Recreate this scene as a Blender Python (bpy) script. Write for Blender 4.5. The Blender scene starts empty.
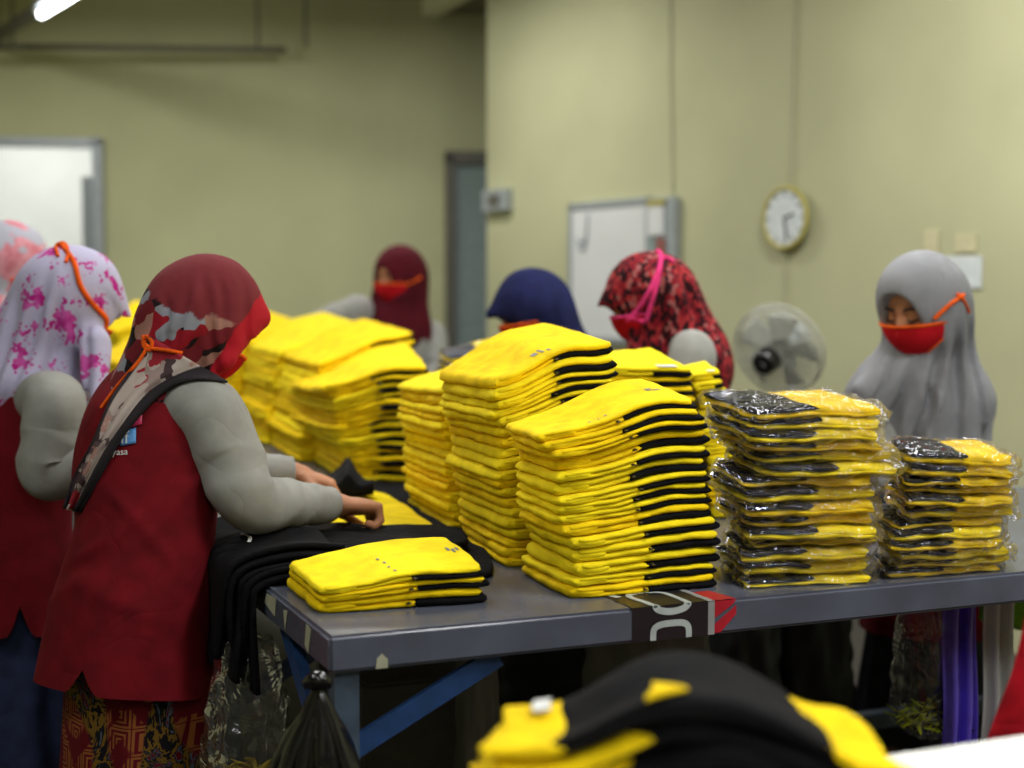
import bpy, math, random
import numpy as np
from mathutils import Vector
rng = random.Random(7)
SC = bpy.context.scene
COL = SC.collection
FPX = 1422.2; CAMZ = 1.34; PITCH = math.atan(94/FPX)
cp, sp = math.cos(PITCH), math.sin(PITCH)

def ray(px, py):
    a = (px-512)/FPX; b = (384-py)/FPX
    return np.array([a, cp+b*sp, -sp+b*cp])
def P(px, py, Y):
    d = ray(px, py); t = Y/d[1]
    return np.array([d[0]*t, Y, CAMZ+d[2]*t])
def Z(px, py, z):
    d = ray(px, py); t = (z-CAMZ)/d[2]
    return np.array([d[0]*t, d[1]*t, z])
V = lambda *a: np.array(a, float)
def nrm(v):
    v = np.asarray(v, float); return v/(np.linalg.norm(v)+1e-12)

# ---------------------------------------------------------------- objects
OFF = {}
def link(name, data, parent=None):
    o = bpy.data.objects.new(name, data); COL.objects.link(o)
    if parent is not None: o.parent = parent
    return o
def tag(o, label=None, cat=None, group=None, kind=None):
    if label: o['label'] = label
    if cat: o['category'] = cat
    if group: o['group'] = group
    if kind: o['kind'] = kind
    return o
def thing(name, loc, label, cat, group=None):
    o = link(name, None); o.empty_display_size = .05
    o.location = Vector([float(x) for x in loc]); OFF[o.name] = np.array(loc, float)
    return tag(o, label, cat, group)
def mesh(name, vf, mat, parent=None, smooth=True, uv=None, sub=0, kind=None):
    v, f = vf[0], vf[1]
    if len(vf) > 2 and uv is None: uv = vf[2]
    v = np.asarray(v, float)
    if parent is not None: off = OFF[parent.name]
    else: off = V((v[:,0].min()+v[:,0].max())/2, (v[:,1].min()+v[:,1].max())/2, v[:,2].min())
    me = bpy.data.meshes.new(name)
    if isinstance(f, np.ndarray):
        vv = (v-off).astype(np.float32)
        me.vertices.add(len(vv)); me.vertices.foreach_set('co', vv.ravel())
        n = f.shape[1]; me.loops.add(f.size); me.loops.foreach_set('vertex_index', f.astype(np.int32).ravel())
        me.polygons.add(len(f)); me.polygons.foreach_set('loop_start', np.arange(0, f.size, n, dtype=np.int32))
        me.update(calc_edges=True); me.validate()
    else:
        me.from_pydata((v-off).tolist(), [], f); me.validate()
    if uv is not None:
        uvl = me.uv_layers.new(name='UVMap')
        idx = np.zeros(len(me.loops), dtype=np.int32); me.loops.foreach_get('vertex_index', idx)
        uvl.data.foreach_set('uv', np.asarray(uv, np.float32)[idx].ravel())
    if smooth: me.polygons.foreach_set('use_smooth', np.ones(len(me.polygons), dtype=bool))
    mats = mat if isinstance(mat, list) else [mat]
    for m in mats: me.materials.append(m)
    o = link(name, me, parent); OFF[o.name] = off
    if parent is None: o.location = Vector(off.tolist())
    if sub:
        md = o.modifiers.new('s', 'SUBSURF'); md.levels = sub; md.render_levels = sub
    if kind: o['kind'] = kind
    return o
def join(*vfs):
    vs, fs, n = [], [], 0
    for vf in vfs:
        v, f = vf[0], vf[1]
        vs.append(np.asarray(v, float)); fs += [tuple(int(i)+n for i in q) for q in f]; n += len(v)
    return np.vstack(vs), fs
def box(c, s, ax=None):
    c = np.asarray(c, float); s = np.asarray(s, float)/2
    ax = np.eye(3) if ax is None else np.asarray(ax, float)
    v = [c + sx*s[0]*ax[0] + sy*s[1]*ax[1] + sz*s[2]*ax[2] for sz in (-1, 1) for sx, sy in ((-1,-1),(1,-1),(1,1),(-1,1))]
    f = [(3,2,1,0),(4,5,6,7),(0,1,5,4),(1,2,6,5),(2,3,7,6),(3,0,4,7)]
    return np.array(v), f
def bbox_bar(a, b, w, h, up=(0,0,1)):
    a = np.asarray(a, float); b = np.asarray(b, float); d = b-a; L = np.linalg.norm(d); x = d/L
    y = nrm(np.cross(up, x)); z = np.cross(x, y)
    return box((a+b)/2, (L, w, h), [x, y, z])
def rbox(c, s, ax=None, r=.01, seg=3):
    """rounded box through bmesh bevel"""
    import bmesh
    bm = bmesh.new(); v, f = box(c, s, ax)
    vs = [bm.verts.new(p) for p in v.tolist()]
    for q in f: bm.faces.new([vs[i] for i in q])
    bmesh.ops.bevel(bm, geom=list(bm.edges), offset=r, segments=seg, affect='EDGES', profile=.5)
    bm.verts.index_update()
    out = (np.array([list(x.co) for x in bm.verts]), [tuple(x.index for x in q.verts) for q in bm.faces]); bm.free()
    return out
def prism(poly, z0, z1):
    n = len(poly); v = [(p[0], p[1], z0) for p in poly]+[(p[0], p[1], z1) for p in poly]
    f = [tuple(range(n-1, -1, -1)), tuple(range(n, 2*n))]+[(i, (i+1)%n, n+(i+1)%n, n+i) for i in range(n)]
    return np.array(v, float), f
def crm(pts, n):
    """catmull-rom resample rows of pts (any width) to n samples"""
    p = np.asarray(pts, float); m = len(p)
    if m == 2: t = np.linspace(0, 1, n)[:, None]; return p[0]*(1-t)+p[1]*t
    t = np.linspace(0, m-1, n); i = np.clip(t.astype(int), 0, m-2); f = (t-i)[:, None]
    p0 = p[np.clip(i-1, 0, m-1)]; p1 = p[i]; p2 = p[i+1]; p3 = p[np.clip(i+2, 0, m-1)]
    return .5*((2*p1)+(-p0+p2)*f+(2*p0-5*p1+4*p2-p3)*f**2+(-p0+3*p1-3*p2+p3)*f**3)
def tube(pts, r, n=40, k=10, cap=True, flat=1.0, up=(0,0,1), wr=None):
    """tube through pts; r scalar or list; flat squashes along the binormal"""
    pts = np.asarray(pts, float); rr = np.full(len(pts), r) if np.isscalar(r) else np.asarray(r, float)
    q = crm(np.hstack([pts, rr[:, None]]), n); c = q[:, :3]; rr = q[:, 3]
    T = np.gradient(c, axis=0); T /= np.linalg.norm(T, axis=1)[:, None]+1e-12
    A = np.cross(T[0], up)
    if np.linalg.norm(A) < .1: A = np.cross(T[0], (1, .2, 0))
    A = nrm(A); vs = []
    th = np.linspace(0, 2*np.pi, k, endpoint=False)
    for i in range(n):
        A = nrm(A - T[i]*A.dot(T[i])); B = np.cross(T[i], A)
        w = rr[i]*(1 if wr is None else wr(i/(n-1), th))
        vs.append(c[i]+np.outer(np.cos(th)*w, A)+np.outer(np.sin(th)*w*flat, B))
    v = np.vstack(vs); f = []
    for i in range(n-1):
        for j in range(k): f.append((i*k+j, i*k+(j+1)%k, (i+1)*k+(j+1)%k, (i+1)*k+j))
    if cap: f.append(tuple(range(k-1, -1, -1))); f.append(tuple((n-1)*k+j for j in range(k)))
    return v, f
def disc(c, nrmal, r, th, k=40, ry=None):
    n = nrm(nrmal); a = nrm(np.cross((0,0,1), n)) if abs(n[2]) < .99 else V(1,0,0); b = np.cross(n, a)
    c = np.asarray(c, float); ry = ry or r
    t = np.linspace(0, 2*np.pi, k, endpoint=False)
    ring = np.outer(np.cos(t)*r, a)+np.outer(np.sin(t)*ry, b)
    v = np.vstack([c+ring-n*th/2, c+ring+n*th/2])
    return v, [tuple(range(k-1,-1,-1)), tuple(range(k, 2*k))]+[(i, (i+1)%k, k+(i+1)%k, k+i) for i in range(k)]
def sheet(G, th=.003, uv=True):
    """thick sheet from grid G[nu,nv,3]"""
    nu, nv = G.shape[:2]
    du = np.gradient(G, axis=0); dv = np.gradient(G, axis=1); N = np.cross(du, dv); N /= np.linalg.norm(N, axis=2)[..., None]+1e-12
    T = (G+N*th/2).reshape(-1, 3); B = (G-N*th/2).reshape(-1, 3); n = nu*nv; f = []
    I = lambda i, j: i*nv+j
    for i in range(nu-1):
        for j in range(nv-1):
            f.append((I(i,j), I(i+1,j), I(i+1,j+1), I(i,j+1)))
            f.append((n+I(i,j+1), n+I(i+1,j+1), n+I(i+1,j), n+I(i,j)))
    for i in range(nu-1):
        f.append((I(i,0), n+I(i,0), n+I(i+1,0), I(i+1,0))); f.append((I(i+1,nv-1), n+I(i+1,nv-1), n+I(i,nv-1), I(i,nv-1)))
    for j in range(nv-1):
        f.append((I(0,j+1), n+I(0,j+1), n+I(0,j), I(0,j))); f.append((I(nu-1,j), n+I(nu-1,j), n+I(nu-1,j+1), I(nu-1,j+1)))
    U, W = np.meshgrid(np.linspace(0,1,nu), np.linspace(0,1,nv), indexing='ij'); uvv = np.stack([U, W], -1).reshape(-1, 2)
    return np.vstack([T, B]), f, np.vstack([uvv, uvv])
def coons(c0, c1, n=30, m=20, bulge=None):
    """ruled patch between 3-D curves c0 and c1"""
    a = crm(c0, n); b = crm(c1, n); w = np.linspace(0, 1, m)
    G = a[:, None]*(1-w)[None, :, None]+b[:, None]*w[None, :, None]
    if bulge is not None:
        u = np.linspace(0, 1, n)
        G = G+bulge(u[:, None], w[None, :])
    return G
def text(s, size, o, x, y, mat, name, parent, th=.0012, font=None):
    cu = bpy.data.curves.new('t', 'FONT'); cu.body = s; cu.size = size; cu.extrude = th/size*size/2; cu.align_x = 'CENTER'; cu.align_y = 'CENTER'
    ob = bpy.data.objects.new('t', cu); COL.objects.link(ob)
    me = bpy.data.meshes.new_from_object(ob.evaluated_get(bpy.context.evaluated_depsgraph_get()))
    v = np.array([list(p.co) for p in me.vertices]); f = [tuple(p.vertices) for p in me.polygons]
    bpy.data.objects.remove(ob); bpy.data.curves.remove(cu); bpy.data.meshes.remove(me)
    x = nrm(x); y = nrm(y); z = np.cross(x, y)
    w = np.asarray(o)+v[:, :1]*x+v[:, 1:2]*y+v[:, 2:3]*z
    return mesh(name, (w, f), mat, parent, smooth=False)

# ---------------------------------------------------------------- materials
def lin(c):
    o = []
    for x in c[:3]:
        x /= 255.; o.append(x/12.92 if x <= .04045 else ((x+.055)/1.055)**2.4)
    return (*o, 1)
class NT:
    def __init__(s, name):
        s.m = bpy.data.materials.new(name); s.m.use_nodes = True; s.t = s.m.node_tree; s.t.nodes.clear()
        s.out = s.n('ShaderNodeOutputMaterial')
    def n(s, ty, **kw):
        nd = s.t.nodes.new(ty)
        for k, v in kw.items(): setattr(nd, k, v)
        return nd
    def l(s, a, b): s.t.links.new(a, b)
    def math(s, op, a, b=None, c=None):
        nd = s.n('ShaderNodeMath', operation=op)
        for i, x in enumerate((a, b, c)):
            if x is None: continue
            if isinstance(x, (int, float)): nd.inputs[i].default_value = x
            else: s.l(x, nd.inputs[i])
        return nd.outputs[0]
    def noise(s, sc, detail=3, co=None, rough=.5, dist=0, out='Fac'):
        nd = s.n('ShaderNodeTexNoise'); nd.inputs['Scale'].default_value = sc; nd.inputs['Detail'].default_value = detail
        nd.inputs['Roughness'].default_value = rough; nd.inputs['Distortion'].default_value = dist
        s.l(co if co is not None else s.obj(), nd.inputs['Vector']); return nd.outputs[out]
    def obj(s):
        if not hasattr(s, '_tc'): s._tc = s.n('ShaderNodeTexCoord')
        return s._tc.outputs['Object']
    def uv(s): s.obj(); return s._tc.outputs['UV']
    def mapping(s, co, sc=(1,1,1), rot=(0,0,0), loc=(0,0,0)):
        m = s.n('ShaderNodeMapping'); m.inputs['Scale'].default_value = sc; m.inputs['Rotation'].default_value = rot; m.inputs['Location'].default_value = loc
        s.l(co, m.inputs['Vector']); return m.outputs[0]
    def sep(s, co):
        x = s.n('ShaderNodeSeparateXYZ'); s.l(co, x.inputs[0]); return x.outputs
    def ramp(s, fac, stops, interp='LINEAR'):
        r = s.n('ShaderNodeValToRGB'); r.color_ramp.interpolation = interp; e = r.color_ramp.elements
        while len(e) < len(stops): e.new(.5)
        for el, (p, c) in zip(e, stops): el.position = p; el.color = lin(c)
        s.l(fac, r.inputs[0]); return r.outputs[0]
    def mix(s, f, a, b):
        m = s.n('ShaderNodeMix', data_type='RGBA')
        if isinstance(f, (int, float)): m.inputs[0].default_value = f
        else: s.l(f, m.inputs[0])
        for i, x in ((6, a), (7, b)):
            if isinstance(x, tuple): m.inputs[i].default_value = lin(x)
            else: s.l(x, m.inputs[i])
        return m.outputs[2]
    def step(s, x, t, w=.02):
        return s.math('MULTIPLY_ADD', s.math('SUBTRACT', x, t), 1/w, .5) if False else s._clamp(x, t, w)
    def _clamp(s, x, t, w):
        m = s.n('ShaderNodeMapRange'); m.inputs['From Min'].default_value = t-w; m.inputs['From Max'].default_value = t+w
        s.l(x, m.inputs['Value']); return m.outputs[0]
    def bump(s, h, st=.2, d=.002):
        b = s.n('ShaderNodeBump'); b.inputs['Strength'].default_value = st; b.inputs['Distance'].default_value = d
        s.l(h, b.inputs['Height']); return b.outputs[0]
    def pbsdf(s, col, rough=.8, spec=.3, normal=None, metal=0, sheen=0, coat=0):
        p = s.n('ShaderNodeBsdfPrincipled')
        if isinstance(col, tuple): p.inputs['Base Color'].default_value = lin(col)
        else: s.l(col, p.inputs['Base Color'])
        p.inputs['Roughness'].default_value = rough; p.inputs['Specular IOR Level'].default_value = spec; p.inputs['Metallic'].default_value = metal
        p.inputs['Sheen Weight'].default_value = sheen; p.inputs['Coat Weight'].default_value = coat
        if normal is not None: s.l(normal, p.inputs['Normal'])
        s.l(p.outputs[0], s.out.inputs[0]); return p
def fabric(name, c, rough=.9, wr=.35, var=.12, sheen=0, spec=.15, wsc=14):
    t = NT(name); big = t.noise(wsc*.8, 2, rough=.45, dist=.7); fine = t.noise(420, 2)
    h = t.math('ADD', t.math('MULTIPLY', t.math('POWER', t.math('ABSOLUTE', t.math('SUBTRACT', big, .5)), .6), 1.1), t.math('MULTIPLY', fine, .05))
    dark = tuple(int(x*(1-var*1.6)) for x in c); lite = tuple(min(255, int(x*(1+var*.6))) for x in c)
    col = t.ramp(t.noise(22, 2), [(.3, dark), (.7, lite)])
    t.pbsdf(col, rough, spec, t.bump(h, wr, .02), sheen=sheen); return t.m
def plain(name, c, rough=.5, spec=.5, metal=0, var=.05, sc=30, bump=.05):
    t = NT(name); n = t.noise(sc, 3)
    col = t.ramp(n, [(.3, tuple(int(x*(1-var)) for x in c)), (.7, tuple(min(255, int(x*(1+var))) for x in c))])
    t.pbsdf(col, rough, spec, t.bump(n, bump, .002), metal=metal); return t.m
def emit(name, c, st):
    t = NT(name); e = t.n('ShaderNodeEmission'); e.inputs[0].default_value = lin(c); e.inputs[1].default_value = st; t.l(e.outputs[0], t.out.inputs[0]); return t.m
def wallmat(name, c):
    t = NT(name); n = t.noise(1.3, 4); f = t.noise(60, 3)
    col = t.ramp(n, [(.25, tuple(int(x*.93) for x in c)), (.75, tuple(int(x*1.03) for x in c))])
    t.pbsdf(col, .75, .25, t.bump(f, .08, .002)); return t.m
def plastic(name, tint=(235,235,240), alpha=.2, rough=.12, bsc=30, bst=.9, gl=.5, bd=.01, gb=.06):
    t = NT(name); n1 = t.noise(bsc, 3, dist=1.5, rough=.6); nm = t.bump(n1, bst, bd)
    tr = t.n('ShaderNodeBsdfTransparent'); g = t.n('ShaderNodeBsdfGlossy'); g.inputs['Roughness'].default_value = rough; g.inputs['Color'].default_value = (.95, .95, 1, 1)
    d = t.n('ShaderNodeBsdfDiffuse'); d.inputs[0].default_value = lin(tint)
    t.l(nm, g.inputs['Normal']); t.l(nm, d.inputs['Normal'])
    lw = t.n('ShaderNodeLayerWeight'); lw.inputs[0].default_value = .35; t.l(nm, lw.inputs['Normal'])
    m1 = t.n('ShaderNodeMixShader'); m1.inputs[0].default_value = alpha; t.l(tr.outputs[0], m1.inputs[1]); t.l(d.outputs[0], m1.inputs[2])
    m2 = t.n('ShaderNodeMixShader'); t.l(t.math('MULTIPLY_ADD', lw.outputs['Fresnel'], gl, gb), m2.inputs[0]); t.l(m1.outputs[0], m2.inputs[1]); t.l(g.outputs[0], m2.inputs[2])
    t.l(m2.outputs[0], t.out.inputs[0]); return t.m

M = {}
M['yellow'] = fabric('yellow_knit', (252, 224, 26), wr=.22, var=.05)
M['yellow2'] = fabric('yellow_knit_b', (250, 212, 14), wr=.22, var=.06)
M['black'] = fabric('black_knit', (10, 10, 14), wr=.3, var=.2)
M['print'] = plain('grey_print', (120, 120, 105), .6)
M['darkprint'] = plain('dark_print', (60, 52, 20), .6)
M['whiteprint'] = plain('white_print', (215, 218, 215), .6)
M['sleeve_bag'] = plastic('clear_sleeve', (225,225,235), .012, .06, 13, .75, .6, .04, .045)
M['clearbag'] = plastic('clear_bag', (150,152,145), .045, .12, 9, .6, .4, .03, .04)
M['cover'] = plain('grey_table_cover', (86, 90, 104), .24, .5, var=.08, sc=9, bump=.12)
M['blue_steel'] = plain('blue_steel', (36, 66, 112), .4, .5, var=.12, sc=25)
M['greyblue'] = plain('grey_blue_steel', (70, 84, 100), .45, .5, var=.12, sc=25)
M['wall'] = wallmat('cream_wall', (187, 187, 149))
M['wallb'] = wallmat('cream_wall_back', (198, 199, 156))
M['ceil'] = wallmat('ceiling_board', (140, 136, 116))
M['beam'] = wallmat('beam_paint', (240, 238, 205))
M['floor'] = wallmat('floor_tile', (62, 59, 54))
M['white'] = plain('white_paint', (225, 226, 222), .5)
M['alu'] = plain('aluminium', (165, 172, 176), .4, .5, metal=.3)
M['metal'] = plain('dull_metal', (110, 108, 98), .5, .4, metal=.4)
M['doorgrey'] = plain('door_grey_green', (140, 155, 152), .6, .3)
M['bright'] = wallmat('bright_room', (240, 240, 235))
M['glassg'] = plastic('door_glass', (120,150,150), .25, .05, 4, .02, .4)
M['blackpl'] = plain('black_plastic', (14, 14, 15), .18, .6, var=.3, sc=12, bump=.5)
M['gold'] = plain('brass_yellow', (170, 160, 84), .35, .5)
M['dial'] = plain('clock_dial', (205, 212, 212), .5)
M['skin'] = plain('skin', (176, 122, 88), .55, .35, var=.05, sc=20, bump=.05)
M['hair'] = plain('dark_hair', (28, 20, 17), .5)
M['grey_sleeve'] = fabric('grey_jersey', (150, 150, 145), wr=.16, var=.04, wsc=9)
M['red_vest'] = fabric('red_twill', (108, 16, 25), wr=.25, var=.08, wsc=6)
M['orange'] = fabric('orange_cord', (240, 95, 22), wr=.1)
M['pink'] = fabric('pink_cord', (232, 62, 128), wr=.1)
M['redmask'] = fabric('red_cotton', (198, 22, 34), wr=.12, var=.06)
M['navy'] = fabric('navy_cloth', (30, 34, 74), wr=.25, var=.1, wsc=8)
M['skirt_navy'] = fabric('navy_skirt', (48, 56, 88), wr=.3, var=.1, wsc=6)
M['dark_skirt'] = fabric('charcoal_skirt', (50, 52, 58), wr=.3, var=.1, wsc=6)
M['grey_scarf'] = fabric('grey_scarf', (140, 141, 145), wr=.2, var=.03, wsc=7)
M['maroon'] = fabric('maroon_scarf', (84, 20, 32), wr=.25, var=.08, wsc=8)
M['purple'] = plain('purple_film', (112, 92, 220), .3, .5, var=.15, sc=10, bump=.4)
M['paper'] = plain('paper', (212, 214, 212), .7, var=.015, sc=3, bump=0)
M['green'] = plain('green_cloth', (130, 190, 30), .7)
M['card'] = plain('grey_carton', (95, 92, 84), .8)
M['redcloth'] = fabric('bright_red_cloth', (176, 20, 34), wr=.3, wsc=8)
M['wire'] = plain('wire_grey', (172, 170, 140), .6)
M['tube'] = emit('tube_light', (245, 250, 255), 14)
M['lash'] = plain('lash', (35, 22, 18), .7)

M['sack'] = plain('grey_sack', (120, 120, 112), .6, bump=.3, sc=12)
M['filler_dark'] = plain('filler_dark', (30, 31, 34), .6, bump=.4, sc=10)  # dark tone for the shapes added as shade under the table
def text_on(tr, s, px, py, hpx, mat, name, parent, off=.004, slant=0.0, fb=2.75):
    cu = bpy.data.curves.new('t', 'FONT'); cu.body = s; cu.size = hpx*1.35; cu.align_x = 'CENTER'; cu.align_y = 'CENTER'
    ob = bpy.data.objects.new('t', cu); COL.objects.link(ob)
    me = bpy.data.meshes.new_from_object(ob.evaluated_get(bpy.context.evaluated_depsgraph_get()))
    v = [on(tr, px+p.co.x, py-p.co.y+slant*p.co.x, off, fb) for p in me.vertices]; f = [tuple(p.vertices) for p in me.polygons]
    bpy.data.objects.remove(ob); bpy.data.curves.remove(cu); bpy.data.meshes.remove(me)
    return mesh(name, (np.array(v), f), mat, parent, smooth=False)
# ================================================================= ROOM
dw = nrm(V(-.545, .839, 0)); nw = V(-.839, -.545, 0); W0 = V(1.19, 6.2, 0)
db = nrm(V(.988, .153, 0)); nb = V(.153, -.988, 0); Q0 = V(-.16, 9.3, 0)
H = 3.2
def onplane(px, py, p0, n, off=0.0):
    d = ray(px, py); o = V(0, 0, CAMZ); t = ((p0+n*off)-o).dot(n)/d.dot(n); return o+d*t
right = lambda px, py, off=0.0: onplane(px, py, W0, nw, off)
back = lambda px, py, off=0.0: onplane(px, py, Q0, nb, off)
S = 'structure'
mesh('floor', prism([(-4.7,-2.6),(7.6,-2.6),(7.6,12.2),(-4.7,12.2)], -.1, 0), M['floor'], smooth=False, kind=S)
mesh('ceiling', prism([(-4.7,-2.6),(7.6,-2.6),(7.6,12.2),(-4.7,12.2)], H, H+.1), M['ceil'], smooth=False, kind=S)
E = W0+dw*2.45; E2 = W0-dw*10.4
def wallbox(a, b, n, z0, z1, th=.14):
    a = np.asarray(a); b = np.asarray(b); q = -n*th
    return prism([a[:2], b[:2], (b+q)[:2], (a+q)[:2]], z0, z1)
mesh('wall_right', wallbox(E2, E, nw, 0, H), M['wall'], smooth=False, kind=S)
sB = lambda px: (back(px, 300)-Q0).dot(db)
d0, d1 = sB(-70), sB(98); dtop = back(50, 143)[2]
lw0 = -4.5
bw = join(wallbox(Q0+db*lw0, Q0+db*d0, nb, 0, H), wallbox(Q0+db*d0, Q0+db*d1, nb, dtop, H), wallbox(Q0+db*d1, Q0+db*1.6, nb, 0, H))
mesh('wall_back', bw, M['wallb'], smooth=False, kind=S)
mesh('wall_left', prism([(-4.62,-2.5),(-4.5,-2.5),(-4.5,8.7),(-4.62,8.7)], 0, H), M['wallb'], smooth=False, kind=S)
mesh('wall_rear', prism([(-4.6,-2.6),(7.5,-2.6),(7.5,-2.5),(-4.6,-2.5)], 0, H), M['wall'], smooth=False, kind=S)
# bright room behind the open doorway
a = Q0+db*(d0-.5); b = Q0+db*(d1+.35)
br = join(wallbox(a-nb*2.2, b-nb*2.2, nb, 0, 2.9, .05), wallbox(b-nb*.15, b-nb*2.2, db*-1, 0, 2.9, .05), wallbox(a-nb*.15, a-nb*2.2, db, 0, 2.9, .05),
          prism([(a-nb*.14)[:2], (b-nb*.14)[:2], (b-nb*2.2)[:2], (a-nb*2.2)[:2]], 2.9, 2.95))
mesh('wall_beyond_door', br, M['bright'], smooth=False, kind=S)
# doorway frame and open glazed leaf
def bar(a, b, w, h, up=(0,0,1)): return bbox_bar(a, b, w, h, up)
fr = mesh('door_1', join(bar(Q0+db*(d1+.02)+nb*.0, Q0+db*(d1+.02)+nb*.0+V(0,0,dtop+.03), .18, .06, db), bar(Q0+db*d0+nb*.0+V(0,0,dtop+.0), Q0+db*(d1+.05)+nb*.0+V(0,0,dtop+.0), .18, .05)), M['alu'], smooth=False, kind=S)
hx = Q0+db*(d1-.06)-nb*.1; lf = hx-nb*.7-db*.02
def ins(a, b, z0, z1, w=.05):
    return join(bar(a+V(0,0,z0), a+V(0,0,z1), w, w, db), bar(b+V(0,0,z0), b+V(0,0,z1), w, w, db), bar(a+V(0,0,z1-w/2), b+V(0,0,z1-w/2), w, w), bar(a+V(0,0,z0+w/2), b+V(0,0,z0+w/2), w, w), bar(a+V(0,0,1.0), b+V(0,0,1.0), w, w))
leaf = mesh('door_leaf', ins(hx, lf, .02, 2.05, .07), M['alu'], fr, smooth=False)
mesh('glass_pane', bar(hx+V(0,0,1.03), lf+V(0,0,1.03), .012, 1.95), M['glassg'], leaf, smooth=False)
# grey door on the right of the back wall
g0, g1 = sB(454), sB(492); gt = back(460, 163)[2]
dr = mesh('door_2', bar(Q0+db*((g0+g1+.6)/2)+nb*.02, Q0+db*((g0+g1+.6)/2)+nb*.02+V(0,0,gt), .03, g1+.6-g0, db), M['doorgrey'], smooth=False, kind=S)
mesh('door_frame', join(bar(Q0+db*(g0-.03)+nb*.03, Q0+db*(g0-.03)+nb*.03+V(0,0,gt+.06), .09, .06, db), bar(Q0+db*(g0-.06)+nb*.03+V(0,0,gt+.03), Q0+db*(g1+.55)+nb*.03+V(0,0,gt+.03), .09, .08)), M['metal'], dr, smooth=False)
# ceiling beam between wall end and back wall
bp = back(432, 16); bp[2] = H-.06
mesh('trim_1', bar(V(E[0], E[1], H-.06)+nw*.02, bp+dw*.05, .1, .12), M['beam'], smooth=False, kind=S)
mesh('trim_2', bar(V(E[0], E[1], H-.03)+V(.33,.02,0), bp+dw*.05+V(.33,.02,0), .52, .06), M['ceil'], smooth=False, kind=S)

# ---- suspended pipe
p0 = P(-20, 46, 8.5); p1 = P(286, 50, 8.9)
t = thing('ceiling_pipe', (p0+p1)/2, 'thin grey metal pipe hung level below the ceiling along the back wall', 'pipe')
mesh('pipe', tube([p0, p1], .017, 8, 12), M['metal'], t)
for px in (13, 258):
    q = P(px, 49, 8.5+.4*px/286); mesh('hanger_rod', tube([q, V(q[0], q[1], H)], .008, 4, 8), M['metal'], t)
q = P(306, 48, 8.9); t = mesh('hanger_rod', tube([q, V(q[0], q[1], H)], .009, 4, 8), M['metal'])
tag(t, 'bare ceiling hanger rod just right of the suspended pipe end', 'rod')
# ---- tube light
dl = -dw
s0 = P(40, 15, 7.8); 
t = thing('ceiling_light', s0+dl*.6, 'lit fluorescent batten hung from the ceiling at the upper left corner', 'ceiling light')
mesh('light_tube', tube([s0+dl*.03, s0+dl*1.2], .021, 8, 14), M['tube'], t)
mesh('housing', bar(s0+V(0,0,.05), s0+dl*1.23+V(0,0,.05), .07, .035), M['alu'], t, smooth=False)
mesh('support_rail', bar(s0-dl*1.4+V(0,0,.03), s0+dl*.02+V(0,0,.03), .06, .05), M['metal'], t, smooth=False)
for k in (-.9, .9):
    q = s0+dl*k+V(0,0,.06); mesh('hanger_rod', tube([q, V(q[0], q[1], H)], .005, 4, 6), M['metal'], t)

# ---- things on the right wall
def wq(px0, px1, z0, z1, off, th):   # slab on right wall between two pixel columns
    a = right(px0, 300); b = right(px1, 300); m = (a+b)/2; m[2] = (z0+z1)/2; L = np.linalg.norm((b-a)[:2])
    return box(m+nw*(off+th/2), (L, th, z1-z0), [dw, nw, V(0,0,1)])
zt = right(652, 197)[2]; zb = right(615, 343)[2]
t = thing('whiteboard', right(612, 300)*V(1,1,0)+V(0,0,zb), 'large aluminium framed whiteboard hung on the cream wall', 'whiteboard')
mesh('board', wq(574, 650, zb+.02, zt-.02, .005, .012), M['paper'], t, smooth=False)
mesh('frame', join(wq(572, 652, zt-.03, zt, .002, .025), wq(572, 652, zb, zb+.03, .002, .025), wq(572, 574.5, zb, zt, .002, .025), wq(649.5, 652, zb, zt, .002, .025)), M['alu'], t, smooth=False)
a = right(577, 238, .02); b = right(586, 242, .02); c = right(588, 212, .02)
mesh('pen_marks', join(tube([a, right(582, 250, .02), b, c], .008, 14, 6), tube([right(577, 246, .02), right(586, 238, .02)], .006, 6, 6)), M['alu'], t)
zt2 = right(665, 198)[2]; zb2 = right(665, 262)[2]
t = thing('wall_file_holder', right(666, 262, .0), 'narrow grey wall holder with papers beside the whiteboard', 'holder')
mesh('back_panel', wq(653, 680, zb2, zt2, .002, .04), M['alu'], t, smooth=False)
mesh('paper_sheet', wq(656, 671, zb2+(zt2-zb2)*.42, zt2-(zt2-zb2)*.14, .045, .01), M['paper'], t, smooth=False)
mesh('header_strip', wq(655, 672, zt2-(zt2-zb2)*.12, zt2-.01, .045, .01), M['gold'], t, smooth=False)
mesh('leaflet', wq(655, 663, zb2+.03, zb2+(zt2-zb2)*.36, .045, .01), M['doorgrey'], t, smooth=False)
mesh('leaflet', wq(665, 672, zb2+.03, zb2+(zt2-zb2)*.36, .045, .01), plain('dull_red', (150, 90, 80)), t, smooth=False)
c = right(786, 218, .03); R = 31*c[1]/FPX
t = thing('wall_clock', c, 'round wall clock with a yellow rim and white dial', 'clock')
th = np.linspace(0, 2*np.pi, 48)
ring = np.array([c+nw*.005+dw*math.cos(x)*R*.95+V(0,0,1)*math.sin(x)*R*.95 for x in th])
mesh('rim', tube(ring, .012, 60, 10, cap=False), M['gold'], t)
mesh('dial', disc(c, nw, R*.93, .02), M['dial'], t, smooth=False)
tk = []
for k in range(12):
    x = k*math.pi/6; d = dw*math.sin(x)+V(0,0,1)*math.cos(x); tk.append(bar(c+nw*.012+d*R*.72, c+nw*.012+d*R*.84, .006, .003, nw))
mesh('hour_marks', join(*tk), M['blackpl'], t, smooth=False)
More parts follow.
